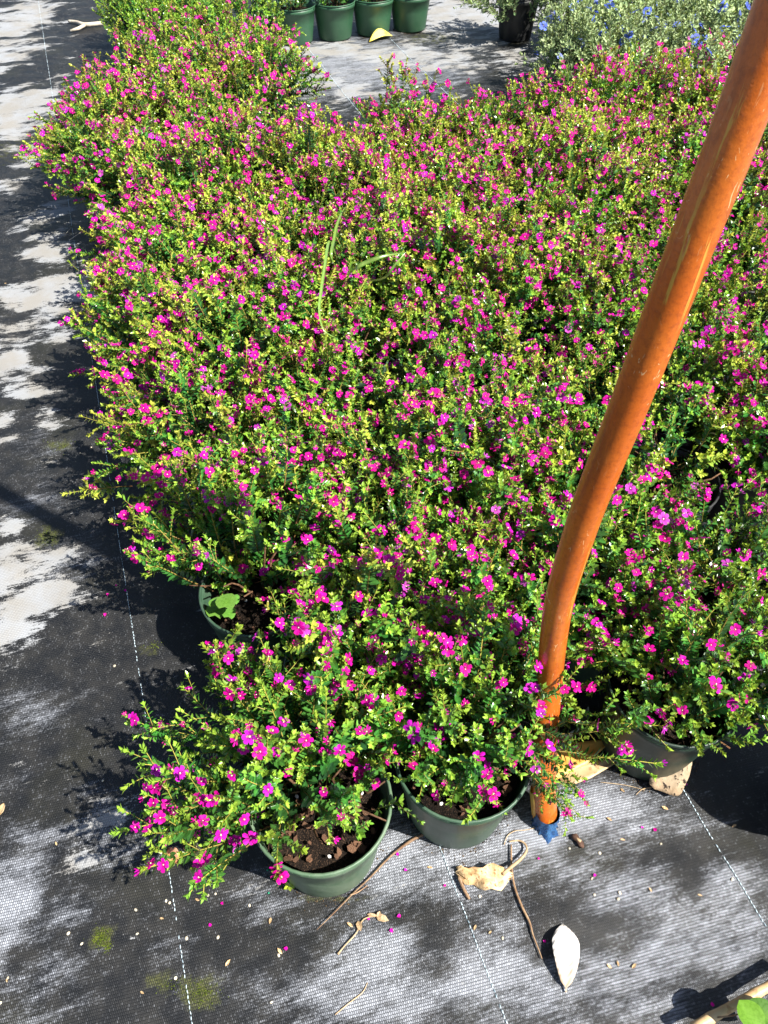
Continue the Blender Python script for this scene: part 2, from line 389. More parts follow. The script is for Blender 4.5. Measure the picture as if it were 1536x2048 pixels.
def thread_material():
    k = NT('pale_blue_thread'); g = k.n('NewGeometry'); n = k.noise(g.outputs['Position'], 24, 5, .6)
    k.bsdf(k.mix(k.step(n, .46, .64), c4(.62,.75,.82), c4(.14,.20,.24)), .6, .3); return k.m
M['thread'] = thread_material()
for (u, v0, v1, r) in ((-.25, -.6, 5.2, .0008), (.173, -.8, 5.2, .0011), (.602, -.8, 5.2, .0011), (.97, -.6, 5.4, .0012), (1.402, -.6, 5.4, .0012)):
    b = MB(); v = v0; s_ = 1
    while v < v1:
        L = .0055
        p0 = F(u+.0005*s_, v); p1 = F(u-.0002*s_, v+L)
        z0 = float(relief(p0.x, p0.y))+.0006
        if R.random() > (.22 if r < .001 else .08):
            b.tube([(p0.x,p0.y,z0),((p0.x+p1.x)/2,(p0.y+p1.y)/2,z0+.0006),(p1.x,p1.y,z0)], [r*.6,r,r*.6], 4)
        v += L*1.25; s_ = -s_
    obj('guide_thread', b.mesh('guide_thread', [M['thread']]), ground)

# ------------------------------------------------------------------ foliage kit
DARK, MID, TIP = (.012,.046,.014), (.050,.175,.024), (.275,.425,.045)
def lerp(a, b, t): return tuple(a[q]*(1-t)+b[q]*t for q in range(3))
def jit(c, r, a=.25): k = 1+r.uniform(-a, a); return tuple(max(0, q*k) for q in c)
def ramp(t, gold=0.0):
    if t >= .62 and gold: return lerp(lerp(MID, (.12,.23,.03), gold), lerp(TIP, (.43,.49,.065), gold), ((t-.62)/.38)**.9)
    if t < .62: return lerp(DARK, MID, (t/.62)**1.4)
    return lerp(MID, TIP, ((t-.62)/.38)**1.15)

class Shoot: pass
def make_shoot(seed, L, kind='heather', branch=4, tone=0.0, gold=0.0):
    """a leafy shoot growing along +Z; returns full mesh, bare mesh + leaf places, flower places"""
    r = random.Random(seed); sh = Shoot(); sh.L = L; sh.flowers = []; sh.leaves = []
    full, bare = MB(), MB()
    def run(p0, d0, length, t0, t1, rad0, first, node, big):
        n = max(4, int(length/node)); pts = [p0.copy()]; d = d0.normalized(); bend = Vector((r.uniform(-1,1), r.uniform(-1,1), r.uniform(0,.5)))*.5
        for i in range(n):
            d = (d + bend*(1.0/n)*.55 + Vector((r.uniform(-1,1), r.uniform(-1,1), r.uniform(-1,1)))*.05).normalized()
            pts.append(pts[-1]+d*(length/n))
        cs, ce = lerp((.16,.075,.035), (.30,.26,.05), t0), (.42,.38,.06)
        if kind == 'sage': cs, ce = (.20,.19,.10), (.34,.36,.20)
        if kind == 'broad': cs, ce = (.15,.09,.04), (.18,.24,.04)
        for mb in (full, bare):
            mb.tube(pts[::2] if len(pts) % 2 else pts[::2]+[pts[-1]], [rad0*(1-.6*i/((len(pts)+1)//2)) for i in range(len(pts[::2] if len(pts)%2 else pts[::2]+[pts[-1]]))], 4, cs, 0, True, ce)
        ax = r.uniform(0, math.pi)
        for i in range(1, n+1):
            t = i/n; tt = t0+(t1-t0)*t
            d = (pts[i]-pts[i-1]).normalized(); a = d.orthogonal().normalized(); a = Quaternion(d, ax + (math.pi/2 if (i%2 and kind != 'heather') else 0) + r.uniform(-.75,.75)) @ a
            if kind == 'heather':
                ang = rad(62-26*t*t+r.uniform(-8,8)); l = big*(.55+.6*math.sin(math.pi*min(1, .25+t*.72)))*r.uniform(.7,1.2); w = l*.62
            elif kind == 'sage':
                ang = rad(55-18*t+r.uniform(-12,12)); l = big*r.uniform(.75,1.1)*(1-.35*t); w = l*.52
            else:
                ang = rad(58-20*t+r.uniform(-10,10)); l = big*r.uniform(.75,1.1)*(1-.4*t); w = l*.5
            for s in (1, -1):
                if t < first and r.random() < .75: continue
                if r.random() < .05: continue
                dr = d*math.cos(ang)+a*(s*math.sin(ang)) + Vector((r.uniform(-1,1),r.uniform(-1,1),r.uniform(-1,1)))*.12
                nn = (d*.8 - a*(s*.4) + Vector((0,0,.5)))
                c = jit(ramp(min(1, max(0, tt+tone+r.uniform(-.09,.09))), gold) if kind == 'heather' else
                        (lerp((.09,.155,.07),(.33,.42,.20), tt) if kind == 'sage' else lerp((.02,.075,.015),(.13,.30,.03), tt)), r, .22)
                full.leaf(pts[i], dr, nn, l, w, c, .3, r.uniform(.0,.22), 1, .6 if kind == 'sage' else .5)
                if not big < .001: sh.leaves.append((pts[i].copy(), dr.copy(), nn.copy(), l, w, c))
        # rosette at the growing tip
        tip = pts[-1]; d = (pts[-1]-pts[-2]).normalized()
        for j in range(6 if kind == 'heather' else 5):
            a = Quaternion(d, j*2.4+r.uniform(-.3,.3)) @ d.orthogonal().normalized()
            an = rad(r.uniform(14,48)); l = (r.uniform(.0072,.0115) if kind == 'heather' else big*.45)
            c = jit(ramp(min(1, t1+tone+.05), gold) if kind == 'heather' else ((.40,.47,.24) if kind == 'sage' else (.20,.38,.04)), r, .2)
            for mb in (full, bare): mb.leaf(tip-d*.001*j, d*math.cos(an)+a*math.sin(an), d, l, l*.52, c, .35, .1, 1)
        return pts
    node = {'heather': .0080, 'sage': .0125, 'broad': .013}[kind]; big = {'heather': .0162, 'sage': .031, 'broad': .027}[kind]
    main = run(Vector((0,0,0)), Vector((r.uniform(-.15,.15), r.uniform(-.15,.15), 1)), L, 0.0, .92, .0013, .12, node, big)
    n = len(main)
    def fl(p, d, k):
        for q in range(k):
            a = Quaternion(d, r.uniform(0,6.28)) @ d.orthogonal().normalized()
            sh.flowers.append((p - d*(.004+.009*q+r.uniform(0,.004)), (a*1.0+d*r.uniform(.25,.9)).normalized()))
    fl(main[-1], (main[-1]-main[-3]).normalized(), 3)
    for b in range(branch):
        i = int(n*r.uniform(.38,.88)); d = (main[min(i+1,n-1)]-main[i-1]).normalized()
        a = Quaternion(d, r.uniform(0,6.28)) @ d.orthogonal().normalized()
        bl = r.uniform(.022,.055)*(1 if kind == 'heather' else 1.2)
        bp = run(main[i], d*.75+a*.7, bl, .45, 1.0, .0008, 0, node*.8, big*.62)
        if b % 2 == 0: fl(bp[-1], (bp[-1]-bp[-2]).normalized(), 1)
    mats = [M['stem'], M['sage'] if kind == 'sage' else M['leaf']]
    nm = {'heather': 'shoot', 'sage': 'sage_shoot', 'broad': 'leafy_shoot'}[kind]
    sh.mb = full; sh.nlow = 0
    sh.mesh = full.mesh(nm, mats, False); sh.bare = bare.mesh(nm+'_bare', mats, False)
    return sh
FRONT = [make_shoot(700+i, .10+.009*i, 'heather', 3+i%3, (-.14,-.2,-.08)[i%3]) for i in range(10)]
HEATH = [make_shoot(100+i, .10+.0085*i, 'heather', 4+i%3, (.0, .05, -.05, .08)[i%4]) for i in range(14)]
GOLD = [make_shoot(500+i, .10+.0085*i, 'heather', 5+i%3, .08, 1.0) for i in range(10)]
LONG = [make_shoot(150+i, .17+.012*i, 'heather', 4+i%3, (.0, -.05)[i%2]) for i in range(6)]
SAGE = [make_shoot(200+i, .13+.012*i, 'sage', 4) for i in range(6)]
BROAD = [make_shoot(300+i, .07+.012*i, 'broad', 1) for i in range(6)]

def leaf_mesh(i):
    r = random.Random(900+i); b = MB(); t = i/5.0
    b.leaf(Vector((0,0,0)), Vector((0,1,0)), Vector((0,0,1)), 1, .56, jit(ramp(.2+.75*t), r, .15), .3, r.uniform(0,.2), 0)
    return b.mesh('leaf', [M['leaf']], False)
LEAF = [leaf_mesh(i) for i in range(6)]

def make_flower(seed, n=6, rad_=.0094, tube=.008, mat='petal', cup=.24, wid=.68):
    r = random.Random(seed); b = MB()
    cal = (.42,.40,.07) if n == 6 else (.3,.36,.2)
    b.tube([(0,0,-.001),(0,0,tube*.45),(0,0,tube)], [.0010,.0017,.0013], 5, cal, 1)
    for k in range(n):
        a = 2*math.pi*k/n + r.uniform(-.13,.13); l = rad_*r.uniform(.82,1.12); w = rad_*wid*r.uniform(.85,1.15)
        dv = Vector((math.cos(a), math.sin(a), 0)); sv = Vector((-math.sin(a), math.cos(a), 0)); zc = cup+r.uniform(-.22,.2)
        def P(t, s): return dv*(l*t) + sv*(w*s) + Vector((0,0,tube + zc*l*t + .12*l*math.sin(3*s+k) - .10*l*t*t))
        c0 = jit((1.0,.95,1.0), r, .18) if r.random() < .7 else jit((.68,.7,.66), r, .15); deep = (.38,.3,.34)
        p = [b.vert(P(.06,0), deep), b.vert(P(.5,-.40), c0), b.vert(P(.5,0), (.74,.66,.76)), b.vert(P(.5,.40), c0), b.vert(P(.88,-.42), c0), b.vert(P(1.0,0), c0), b.vert(P(.88,.42), c0)]
        for f in ((p[0],p[2],p[1]),(p[0],p[3],p[2]),(p[1],p[2],p[5],p[4]),(p[2],p[3],p[6],p[5])): b.face(f, 0)
    # pale eye
    b.tube([(0,0,tube-.0005),(0,0,tube+.0016)], [.0011,.0007], 5, (.95,.80,.62), 1)
    return b.mesh('flower', [M[mat], M['leaf']], False)
FLOWER = [make_flower(400+i, cup=(.1,.25,.4,.2,.55,.3)[i]) for i in range(6)] + [make_flower(420, 6, .0065, .008, 'petal', .9, .5), make_flower(421, 6, .0052, .008, 'petal', 1.4, .45)]
BFLOWER = [make_flower(440+i, 5, .0195, .004, 'blue_petal', .12, .95) for i in range(3)]

# the leafy inside of a shrub, too crowded to count: one joined mesh
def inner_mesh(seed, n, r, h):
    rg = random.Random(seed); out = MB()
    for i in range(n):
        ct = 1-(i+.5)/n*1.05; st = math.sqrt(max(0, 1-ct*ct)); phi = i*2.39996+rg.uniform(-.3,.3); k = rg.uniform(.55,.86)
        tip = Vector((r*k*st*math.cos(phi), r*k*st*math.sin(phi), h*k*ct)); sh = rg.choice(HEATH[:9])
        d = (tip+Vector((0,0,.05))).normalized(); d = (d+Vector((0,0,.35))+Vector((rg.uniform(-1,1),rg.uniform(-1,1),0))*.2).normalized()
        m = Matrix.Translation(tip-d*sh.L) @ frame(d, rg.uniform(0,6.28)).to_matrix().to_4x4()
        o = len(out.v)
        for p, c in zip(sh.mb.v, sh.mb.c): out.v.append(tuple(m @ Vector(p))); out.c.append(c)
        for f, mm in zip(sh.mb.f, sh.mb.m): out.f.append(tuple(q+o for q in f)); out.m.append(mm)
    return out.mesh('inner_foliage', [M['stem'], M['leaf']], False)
INNER = [inner_mesh(600+i, 26, .19, .21) for i in range(4)]

# ------------------------------------------------------------------ pots
def pot_meshes(mat, h=.19, rt=.103, rb=.078):
    b = MB()
    b.lathe([(0,.004),(rb-.004,.004),(rb-.004,0),(rb,.0005),(rb+.002,.006),(rb+(rt-rb)*.5,h*.52),(rt-.0045,h-.030),(rt-.002,h-.028),(rt-.0008,h-.006),(rt-.0040,h-.006),
             (rt-.0045,h-.028),(rt-.008,h-.034),(rb+(rt-rb)*.45,h*.5),(rb-.004,.010),(0,.009)], 44)
    pm = b.mesh('pot', [M[mat]])
    c = MB(); pr = []
    for j in range(9):
        a = 2*math.pi*j/9; pr.append((rt-.0008+.0026*math.cos(a), h-.0035+.0032*math.sin(a)))
    c.lathe(pr[::-1], 44, closed=True)
    return pm, c.mesh('rim', [M[mat]])
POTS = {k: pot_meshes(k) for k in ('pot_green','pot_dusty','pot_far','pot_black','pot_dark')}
def soil_mesh(seed, z=.150, r0=.088):
    r = random.Random(seed); b = MB(); rings = [[b.vert((0,0,z+.008))]]
    for i in range(1, 9):
        q = r0*i/8; rings.append([b.vert((q*math.cos(2*math.pi*j/28), q*math.sin(2*math.pi*j/28), z+.008*(1-i/8)+r.uniform(-.004,.005))) for j in range(28)])
    for j in range(28): b.face((rings[0][0], rings[1][j], rings[1][(j+1)%28]))
    for i in range(1, 8):
        for j in range(28): b.face((rings[i][j], rings[i+1][j], rings[i+1][(j+1)%28], rings[i][(j+1)%28]))
    return b.mesh('potting_soil', [M['soil']])
SOIL = [soil_mesh(i) for i in range(3)]
def chip_mesh(seed, mat='chip'):
    r = random.Random(seed); b = MB(); n = 6; L, W, T = 1, r.uniform(.4,.7), r.uniform(.18,.35)
    top, bot = [], []
    for j in range(n):
        a = 2*math.pi*j/n+r.uniform(-.3,.3); k = r.uniform(.75,1.1)
        top.append(b.vert((L*.5*k*math.cos(a), W*.5*k*math.sin(a), T*r.uniform(.3,.6)))); bot.append(b.vert((L*.45*k*math.cos(a), W*.45*k*math.sin(a), -T*.5)))
    b.face(top); b.face(bot[::-1])
    for j in range(n): b.face((top[j], bot[j], bot[(j+1)%n], top[(j+1)%n]))
    return b.mesh('bark_chip', [M[mat]], False)
CHIP = [chip_mesh(i) for i in range(6)]; PERL = [chip_mesh(20+i, 'perlite') for i in range(2)]
def put_chips(soil, n, seed, zt=.152):
    r = random.Random(seed)
    for i in range(n):
        a, q = r.uniform(0,6.28), .084*math.sqrt(r.random())
        sc = r.uniform(.006,.020)
        obj('bark_chip', r.choice(CHIP), soil, (q*math.cos(a), q*math.sin(a), zt+.008*(1-q/.088)+r.uniform(.003,.010)), (r.uniform(-.5,.5), r.uniform(-.5,.5), r.uniform(0,6.28)), sc)
    for i in range(n//10):
        a, q = r.uniform(0,6.28), .08*math.sqrt(r.random())
        obj('perlite_grain', r.choice(PERL), soil, (q*math.cos(a), q*math.sin(a), zt+.012), (0,0,r.uniform(0,6)), r.uniform(.005,.009))

def stem_mesh(seed, r0=.12, h=.13):
    r = random.Random(seed); b = MB()
    for k in range(9):
        a = r.uniform(0,6.28); q = r.uniform(.3,1)*r0; p = [Vector((.012*math.cos(a), .012*math.sin(a), 0))]
        e = Vector((q*math.cos(a), q*math.sin(a), h*r.uniform(.6,1.1)*(1-.45*q/r0)))
        for t in (.25,.5,.75,1.0):
            p.append(p[0].lerp(e, t)+Vector((r.uniform(-1,1),r.uniform(-1,1),.6*math.sin(math.pi*t)))*.010)
        b.tube(p, [.0032,.0026,.0021,.0017,.0012], 5)
    return b.mesh('woody_stem', [M['wood']])
STEMS = [stem_mesh(i) for i in range(5)]

def put_shoot(root, sh, base, d, rng, fl, scale=1.0, leafparts=False, flowers=None, name='shoot', fname='flower', fp=None, fs=1.0):
    q = frame(d, rng.uniform(0, 6.28))
    s = obj(name, sh.bare if leafparts else sh.mesh, root, base, q, scale)
    if leafparts:
        for (p, dr, nn, l, w, c) in sh.leaves:
            sd = dr.cross(nn).normalized(); y = dr.normalized(); z = sd.cross(y)
            m = Matrix((sd, y, z)).transposed().to_quaternion()
            g = c[1]; i = 0 if g < .05 else 1 if g < .08 else 2 if g < .12 else 3 if g < .2 else 4 if g < .32 else 5
            obj('leaf', LEAF[i], s, p, m, (l, l, l))
    n = 0
    for (p, fd) in sh.flowers:
        if rng.random() < fl:
            # turn the face up to the light a little
            up = q.inverted() @ Vector((.30,-.28,.75))
            fd2 = (fd + up*.8).normalized()
            obj(fname, rng.choice(flowers or FLOWER), s, p, frame(fd2, rng.uniform(0,6.28)), fs*rng.uniform(.78,1.16))
            n += 1
    return n
nflow = 0
def heather(x, y, label, seed, r=.19, h=.20, lean=(0,0), n=62, tmax=88, fl=.24, pot='pot_green', chips=0, leafparts=0, group='magenta flowering shrubs in the bed', longp=.25, rot=None, zc=.185, ell=(1,1), clear=None, gold=0.0, front=0.0):
    global nflow
    rng = random.Random(seed)
    root = bpy.data.objects.new('flowering_shrub', None); col.objects.link(root); root.location = (x, y, 0); root.empty_display_size = .05
    tag(root, label, 'shrub', group)
    pm, rm = POTS[pot]
    p = obj('pot', pm, root, rot=(rng.uniform(-.02,.02), rng.uniform(-.02,.02), rng.uniform(0,6.28))); obj('rim', rm, p)
    so = obj('potting_soil', SOIL[seed % 3], root, rot=(0,0,rng.uniform(0,6.28)))
    if chips: put_chips(so, chips, seed)
    obj('woody_stem', STEMS[seed % 5], root, (lean[0]*.2, lean[1]*.2, .155), (lean[1]*-1.6, lean[0]*1.6, rng.uniform(0,6.28)))
    if n > 20:
        f = .72 if clear else 1.0
        inn = obj('inner_foliage', rng.choice(INNER), root, (lean[0]*(1.35 if clear else 1), lean[1]*(1.35 if clear else 1), zc), (0,0,rng.uniform(0,6.28)), (f*r/.19*ell[0], f*r/.19*ell[1], h/.21)); inn['kind'] = 'stuff'
    C = Vector((lean[0], lean[1], zc)); ph = rng.uniform(0, 6.28); cm = math.cos(rad(tmax)); used = 0
    for i in range(n):
        ct = 1-(i+.5)/n*(1-cm); ct = max(-1, min(1, ct+rng.uniform(-.04,.04))); st = math.sqrt(1-ct*ct); phi = ph+i*2.39996+rng.uniform(-.25,.25)
        k = rng.uniform(.80,1.06) if rng.random() < .8 else rng.uniform(1.06,1.26)
        if i % 5 == 3: k *= .8
        tip = C + Vector((r*k*st*math.cos(phi)*ell[0], r*k*st*math.sin(phi)*ell[1], h*k*ct if ct > 0 else .10*ct))
        if clear and tip.xy.dot(Vector(clear[:2])) > clear[2] and tip.z < clear[3]: continue
        if leafparts and tip.y < -.125: continue
        low = st > .93
        sh = rng.choice(LONG) if (low or rng.random() < longp) else rng.choice(GOLD if rng.random() < gold else FRONT if rng.random() < front else HEATH)
        d = (tip - Vector((lean[0]*.45, lean[1]*.45, .15))).normalized()
        d = (d + Vector((0,0,.38 if not low else .12)) + Vector((rng.uniform(-1,1),rng.uniform(-1,1),rng.uniform(-.5,.5)))*.16).normalized()
        sc = rng.uniform(.86,1.1)
        base = tip - d*sh.L*sc
        if base.z < .16 and (base.xy).length < .10: base.z = .16
        lp = False
        if leafparts and used+len(sh.leaves) <= 300 and d.y < .35 and i > n*.25 and i % 3 == 0: lp = True; used += len(sh.leaves)
        nflow += put_shoot(root, sh, base, d, rng, fl, sc, lp)
    return root

# ------------------------------------------------------------------ the bed of magenta shrubs
ORD = ['front','second','third','fourth','fifth','sixth','seventh','eighth','ninth','tenth','eleventh']
# front row and the pots whose rims show
p1 = F(0,0); p2 = F(.224,.0); p3 = F(.587,-.005)
P1 = heather(p1.x, p1.y, 'foremost magenta flowering shrub in a dusty green pot, long shoots sprawling left', 11, .215, .20, (-.050,.050), 104, 98, .44, 'pot_dusty', 70, 1, longp=.35, ell=(1.06,1), clear=(.62,-.78,.065,.33), front=.7)
P2 = heather(p2.x, p2.y, 'magenta flowering shrub in the green pot between the foremost pot and the orange pole', 12, .185, .20, (.0,.07), 84, 95, .44, 'pot_green', 60, 1, clear=(0,-1,.088,.26), front=.7)
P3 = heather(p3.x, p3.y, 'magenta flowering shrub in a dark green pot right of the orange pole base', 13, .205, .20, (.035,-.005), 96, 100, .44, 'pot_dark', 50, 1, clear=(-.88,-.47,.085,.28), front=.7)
rng = random.Random(55)
rows = {0: [.83], 1: [.105,.325,.53,.785,1.0], 2: [0,.22,.44,.635,.84,1.06,1.28]}
for k in range(3, 10):
    u0 = [0,.11][k % 2]
    if k == 8: u0 = .08
    if k == 9: u0 = .20
    rows[k] = [u0+.222*i for i in range(12)]
rows[10] = [.34,.58]+[.86+.22*i for i in range(7)]
cnt = 0
for k in sorted(rows):
    idx = 3 if k == 0 else 0
    vis = []
    for u in rows[k]:
        v = .2*k + (0 if k < 3 else rng.uniform(-.025,.025)); uu = u + (0 if k < 3 else rng.uniform(-.025,.025))
        if k == 10 and u < .7: v -= .06
        p = F(uu, v)
        if seen_px((p.x, p.y, .40)) > 1536+110: continue
        vis.append((uu, v, p))
    for j, (uu, v, p) in enumerate(vis):
        idx += 1
        edge = j == 0 and k > 1
        last = k >= 9
        kw = dict(seed=1000+cnt*7+k, r=rng.uniform(.165,.195), h=rng.uniform(.165,.25), lean=(rng.uniform(-.035,.035), rng.uniform(-.02,.045)), n=38, tmax=76, gold=min(.85, .11*k), front=max(0, .65-.12*k), fl=min(.9, rng.uniform(.46,.66)+.02*k), pot='pot_green')
        if k >= 2 and not edge and rng.random() < .30: kw.update(h=rng.uniform(.11,.15), r=rng.uniform(.135,.16), n=30, fl=kw['fl']*.7, front=.8)   # a lower, thinner neighbour
        if edge: kw.update(n=64, tmax=102, lean=(-.055, .015), r=.215)
        if k <= 2: kw.update(n=max(kw['n'], 50), tmax=max(kw['tmax'], 86), chips=22)
        if last: kw.update(tmax=86, n=48)
        if uu > .6 and k <= 5: kw['pot'] = 'pot_black'
        place = '%s row from the front, %s from the left edge' % (ORD[k], ORD[idx-1].replace('front','first'))
        if k == 0: place = 'front row, rightmost, cut off by the picture edge'
        lab = 'magenta flowering shrub, ' + place
        if (k, j) == (2, 0):
            kw.update(lean=(-.03,.085), tmax=92, clear=(-.1,-.99,.05,.36)); lab = 'magenta flowering shrub at the left edge with a round-leaved weed at its pot rim'
        if (k, j) == (2, 4):
            kw.update(n=16, fl=.10, r=.15, lean=(-.02,.05), chips=40); lab = 'sparse shrub with bare twigs in a black pot behind the orange pole'
        if (k, j) == (1, 0): kw.update(lean=(.03,.02), tmax=76, n=44, r=.17)
        if (k, j) == (1, 3): kw.update(lean=(.02,-.045), n=56, clear=(-.2,.98,.05,.5))
        if (k, j) == (3, 3): kw.update(lean=(0,.06))
        heather(p.x, p.y, lab, **kw); cnt += 1
# the separate clump at the back left
CL = [(.0,2.06,'front pot'), (.26,2.22,'right of its front pot'), (-.09,2.32,'leftmost, reaching over the open cloth'), (.09,2.32,'in its middle front'), (-.02,2.56,'behind its leftmost shrub'), (.19,2.53,'in the middle of the clump'), (.40,2.50,'on its right side'),
      (.14,2.78,'in its left back corner'), (.36,2.75,'in its middle back'), (.57,2.74,'at its right back corner'), (.30,2.98,'in the far row, left'), (.55,2.98,'in the far row, right')]
for i, (u, v, w) in enumerate(CL):
    p = F(u, v); e = i in (0,1,2,4,6,9,11)
    heather(p.x, p.y, 'magenta flowering shrub of the separate back left clump, ' + w, 3000+i*11, .215 if e else .19, .20, (-.02 if i in (0,2) else 0, -.01), 62 if e else 42, 112 if e else 82, .66, 'pot_green', gold=.7, group='magenta flowering shrubs of the back left clump')
print('heathers', cnt+15, 'flowers', nflow)

# ------------------------------------------------------------------ low bright sprigs and weeds in the front pots
def sprig(root, px, py, z, k, d=(0,0,1), sc=.8):
    p = G(px, py, z); l = root.location
    put_shoot(root, BROAD[k], Vector((p.x-l.x, p.y-l.y, z)), Vector(d), R, 0, sc, name='leafy_shoot')
for a in ((P1,705,1655,.16,0,(.2,-.2,.6)),(P1,735,1625,.16,1,(.5,0,.6)),(P1,700,1600,.16,2,(.1,-.3,.8)),(P1,740,1560,.16,0,(.4,.3,.8)),(P2,915,1600,.16,1,(-.1,-.2,.8)),(P2,930,1605,.16,0,(.3,-.2,.7)),(P3,1340,1450,.16,0,(0,-.4,.7)),(P3,1420,1470,.17,3,(.5,-.6,.4))):
    sprig(*a)

for (px, py, z, d, k) in ((1060,1470,.20,(1,-.10,.10),1),(1050,1500,.17,(.95,-.25,.02),3),(1040,1520,.18,(.55,-.75,.10),0),(1060,1440,.22,(1,.05,.18),4),(1040,1530,.19,(.55,-.75,.02),0),(1030,1500,.21,(.60,-.70,-.02),2),(1060,1490,.21,(.75,-.55,.05),1),(1070,1450,.24,(.45,-.55,.25),0),(1040,1460,.25,(.3,-.8,.2),3)):
    p = G(px, py, z); l = P2.location
    put_shoot(P2, LONG[k], Vector((p.x-l.x, p.y-l.y, z)), Vector(d), R, .3, .62 if d[1] < -.5 else .95)
# ------------------------------------------------------------------ orange pole
pr = bpy.data.objects.new('pole', None); col.objects.link(pr); pr.location = (.268, .481, 0)
tag(pr, 'orange painted pole rising from the cloth, kinked near its yellow and blue foot', 'pole')
PP = [(.268,.481,.012),(.262,.498,.05),(.256,.515,.0997),(.249,.548,.195),(.2445,.577,.281),(.233,.585,.40),(.2265,.585,.50),(.2275,.585,.60),(.2306,.585,.68),(.241,.586,.813),(.2515,.587,.972),(.2585,.588,1.07),(.268,.592,1.25),(.29,.60,1.7),(.31,.61,2.2)]
def smooth(P, n=5):
    P = [Vector(p) for p in P]; out = []
    for i in range(len(P)-1):
        a, b, c, d = P[max(0,i-1)], P[i], P[i+1], P[min(len(P)-1,i+2)]
        for j in range(n):
            t = j/n
            out.append(.5*((2*b)+(c-a)*t+(2*a-5*b+4*c-d)*t*t+(3*b-a-3*c+d)*t**3))
    return out+[P[-1]]
base = Vector(pr.location)
b = MB(); b.tube([p-base for p in smooth(PP)], .0188, 36); obj('pipe', b.mesh('pipe', [M['pole']]), pr)
ax = (Vector(PP[1])-Vector(PP[0])).normalized(); qa = frame(ax)
b = MB(); seg = 36; rg = random.Random(3)
low = [.016+.010*math.sin(j*.55)+rg.uniform(-.003,.003) for j in range(seg)]
for rr, top in ((.0203, 1), (.0196, 0)):
    pass
ra = [b.vert((.0203*math.cos(2*math.pi*j/seg), .0203*math.sin(2*math.pi*j/seg), low[j])) for j in range(seg)]
rb_ = [b.vert((.0203*math.cos(2*math.pi*j/seg), .0203*math.sin(2*math.pi*j/seg), .066+.004*math.sin(j*.9))) for j in range(seg)]
rc = [b.vert((.0190*math.cos(2*math.pi*j/seg), .0190*math.sin(2*math.pi*j/seg), .068+.004*math.sin(j*.9))) for j in range(seg)]
rd = [b.vert((.0190*math.cos(2*math.pi*j/seg), .0190*math.sin(2*math.pi*j/seg), low[j])) for j in range(seg)]
for j in range(seg):
    j2 = (j+1) % seg
    b.face((ra[j],ra[j2],rb_[j2],rb_[j])); b.face((rb_[j],rb_[j2],rc[j2],rc[j])); b.face((rd[j],rd[j2],ra[j2],ra[j]))
sl = obj('foot_sleeve', b.mesh('foot_sleeve', [M['sleeve']]), pr, (0,0,-.004), qa)
b = MB(); n1 = []; n2 = []; n3 = []
for j in range(seg):
    a = 2*math.pi*j/seg; f = max(0, math.cos(a+math.pi/2-.15))
    n1.append(b.vert((.0194*math.cos(a), .0194*math.sin(a), .030)))
    q = .0205+.002*math.sin(j*1.7); n2.append(b.vert((q*math.cos(a), q*math.sin(a), .006+.003*math.sin(j*2.3))))
    q = .0205+.018*f**6+.003*math.sin(j*2.9)+rg.uniform(-.002,.002); n3.append(b.vert((q*math.cos(a), q*math.sin(a), -.008+.004*math.sin(j*1.9)-.003*f)))
for j in range(seg):
    j2 = (j+1) % seg; b.face((n2[j],n2[j2],n1[j2],n1[j])); b.face((n3[j],n3[j2],n2[j2],n2[j]))
bw = obj('torn_wrap', b.mesh('torn_wrap', [M['blue']]), pr, (0,0,.002))
bw['label'] = 'torn blue wrap at the foot'

# ------------------------------------------------------------------ background pots and plants
def potted(x, y, label, seed, pot, kind, n, r, h, cat='potted plant', group=None, fl=0, name='potted_plant', tmax=85, zc=.18, lean=(0,0), scl=1.0):
    rng = random.Random(seed)
    root = bpy.data.objects.new(name, None); col.objects.link(root); root.location = (x, y, 0); tag(root, label, cat, group)
    pm, rm = POTS[pot]; p = obj('pot', pm, root, scale=scl); obj('rim', rm, p)
    obj('potting_soil', SOIL[seed % 3], root, scale=scl)
    obj('woody_stem', STEMS[seed % 5], root, (0,0,.15), scale=(r/.2, r/.2, h/.22))
    pool = {'sage': SAGE, 'broad': BROAD, 'heather': HEATH}[kind]; cm = math.cos(rad(tmax)); C = Vector((lean[0], lean[1], zc))
    for i in range(n):
        ct = 1-(i+.5)/n*(1-cm); st = math.sqrt(max(0,1-ct*ct)); phi = i*2.39996+rng.uniform(-.3,.3); k = rng.uniform(.8,1.1)*(1 if i % 4 else .72)
        tip = C+Vector((r*k*st*math.cos(phi), r*k*st*math.sin(phi), h*k*ct if ct > 0 else .12*ct)); sh = rng.choice(pool)
        d = (tip-Vector((0,0,.13))).normalized(); d = (d+Vector((0,0,.35))+Vector((rng.uniform(-1,1),rng.uniform(-1,1),0))*.15).normalized(); sc = rng.uniform(.9,1.2)
        put_shoot(root, sh, tip-d*sh.L*sc, d, rng, fl, sc, flowers=BFLOWER if kind == 'sage' else None, name={'sage': 'sage_shoot', 'broad': 'leafy_shoot', 'heather': 'shoot'}[kind])
    return root
pw = ['leftmost', 'second from the left', 'third from the left', 'rightmost']
for i, u in enumerate((.945, 1.148, 1.350, 1.550)):
    p = F(u, 3.81)
    potted(p.x, p.y, 'low leafy plant, %s of four green pots at the back' % pw[i], 40+i, 'pot_far', 'broad', 34, .12+.01*(i % 2), .20+.03*(i == 0), group='row of four green pots at the back', tmax=72, scl=(1.03,1.03,.84), zc=.15)
potted(.66, 4.40, 'pale green plant in a near black pot standing alone left of the blue flowered plants', 60, 'pot_black', 'sage', 44, .24, .22, fl=.0, tmax=96, lean=(-.05,-.02))
